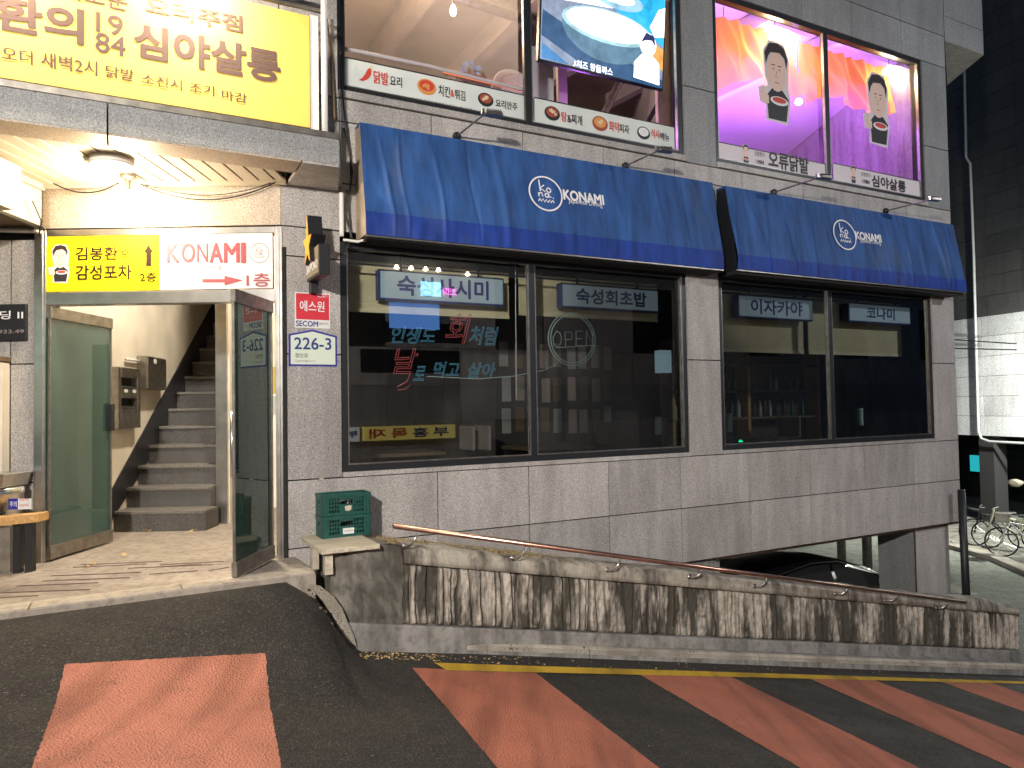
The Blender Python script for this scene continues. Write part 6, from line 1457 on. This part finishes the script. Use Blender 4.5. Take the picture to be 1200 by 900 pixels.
ba, bb = min(b0_, b1_), max(b0_, b1_); MB().box(OB, ba, bb, z0, z1, .002, .12).build('panel', plain('lit_white_sign', (.7, .7, .7), .5, emit=(.6, .62, .62), es=.8), r2s); text('부', OS, ba+(bb-ba)*.1, z0+.1, ba+(bb-ba)*.8, z1-.08, 'navy', r2s, bold=.03)
def orect(x0, y0, x1, y1, m, h0=.002, h1=.03):
    a, b = rr(x0, y1); c, d = rr(x1, y0); return MB().box(OB, min(a, c), max(a, c), min(b, d), max(b, d), h0, h1)
orect(583, 490, 628, 545, '', .003, .02).build('dark_doorway', 'blackmat', ob); orect(424, 380, 545, 399, '', .003, .02).build('window_band', 'blackmat', ob); orect(424, 411, 540, 436, '', .003, .02).build('window_band', 'blackmat', ob)
lit = thing('lit_banner', 'blue lit banner across the road, mirrored above the neon script', 'banner', OB.P(*rr(500, 400)), FANG+math.pi)
orect(457, 357, 515, 384, '', .05, .08).build('cloth', plain('blue_lit_banner', (.1, .2, .5), .5, emit=(.10, .28, .75), es=3.0), lit); orect(494, 331, 517, 346, '', .05, .08).build('cloth', plain('cyan_lit_banner', (.3, .6, .8), .5, emit=(.35, .8, 1), es=7), lit)
pk = thing('pink_neon', 'pink neon lettering across the road, mirrored in the shop glass', 'neon sign', OB.P(*rr(527, 343)), FANG+math.pi)
a, b = rr(519, 346); c, d = rr(535, 338); text('코코파', OB, min(a, c), b, max(a, c), d, plain('pink_neon', (1, .2, .8), .4, emit=(1, .15, .8), es=9), pk, h=.1, bold=.02)
ls = thing('lamp_row', 'row of small bright lamps across the road', 'lamps', OB.P(*rr(490, 316)), FANG+math.pi)
for px, py in ((463, 315), (480, 316), (497, 317), (512, 318), (546, 323)):
    a, b = rr(px, py); MB().lathe(OB.P(a, b, .2), [(.03, .08), (.07, 0), (.001, -.04)], Z, 12).build('globe', 'lampglow', ls, smooth=True)
# street lamp on our side of the opposite pavement, behind the camera
SL = Vector((-1.8, -2.6, 4.0))
sl_ = thing('street_lamp', 'street lamp on a tall mast behind the camera', 'street lamp', Vector((-3.6, -3.2, planez(-3.6, -3.2))))
MB().tube([Vector((-3.6, -3.2, planez(-3.6, -3.2))), Vector((-3.6, -3.2, 3.9)), Vector((-3.3, -3.05, 4.25)), SL+Z*.12], [.08, .06, .05, .04], 12).build('mast', 'steel_dark', sl_, smooth=True)
MB().box(Pl(SL, (1, 0, 0), (0, 1, 0)), -.3, .3, -.15, .15, .03, .13).build('head', 'steel_dark', sl_, bev=.03); MB().box(Pl(SL, (1, 0, 0), (0, 1, 0)), -.26, .26, -.12, .12, .0, .028).build('lens', 'lampglow', sl_)
light('AREA', SL-Z*.03, 1450, (1, .93, .85), sl_, size=.4, target=Vector((1.5, 6.5, 1.6)))

light('AREA', SL+F.n*.2, 700, (1, .93, .85), sl_, size=.4, target=OB.P(1, 1.2, 0))  # extra light aimed backward, added to brighten the opposite wall in the glass
q = thing('added_purple_lamp', 'unseen small purple lamp added to tint the room right of the television', 'lamp', F.P(3.75, 4.9, -1.0), FANG)  # lamp added for the purple tint under the television
MB().lathe(F.P(3.75, 4.9, -1.0), [(.04, 0), (.06, .04), (.04, .09)], Z, 12).build('body', 'black', q); light('POINT', F.P(3.75, 5.05, -1.0), 30, PUR, q, size=.05)

SR_ = F.P(12, 6.4, 8); gz_ = planez(F.P(12.3, 0, 9).x, F.P(12.3, 0, 9).y)  # second street lamp, added out of view to light the right facade
s3 = thing('street_lamp', 'added street lamp out of view on the right, filling light on the facade', 'street lamp', F.P(12.3, gz_, 9))
MB().tube([F.P(12.3, gz_, 9), F.P(12.3, 6.2, 9), F.P(12.2, 6.55, 8.6), SR_+Z*.12], [.08, .06, .05, .04], 12).build('mast', 'steel_dark', s3, smooth=True)
MB().box(Pl(SR_, (1, 0, 0), (0, 1, 0)), -.3, .3, -.15, .15, .03, .13).build('head', 'steel_dark', s3, bev=.03); MB().box(Pl(SR_, (1, 0, 0), (0, 1, 0)), -.26, .26, -.12, .12, .0, .028).build('lens', 'lampglow', s3)
light('AREA', SR_-Z*.03, 480, (.95, .96, 1), s3, size=.4, target=F.P(7.0, 1.2, 0))
# broken stones where the ramp meets the wall
mb = MB(); rn = random.Random(8)
for i in range(46):
    px = rn.uniform(356, 408); py = 682+(px-356)*1.35*rn.uniform(.85, 1.05)+rn.uniform(-3, 5); p = rp(px, py); r = rn.uniform(.005, .016)
    q = [p+Vector((rn.uniform(-1, 1), rn.uniform(-1, 1), rn.uniform(-.3, 1)))*r for _ in range(8)]
    mb.hexa([p+Vector((a*r*rn.uniform(.7, 1.2), b*r*rn.uniform(.7, 1.2), c*r*rn.uniform(.4, .8))) for c in (-1, 1) for a, b in ((-1, -1), (1, -1), (1, 1), (-1, 1))])
tag(mb.build('rubble', 'concrete', org=(-1.5, 5.4, 0)), kind='stuff')
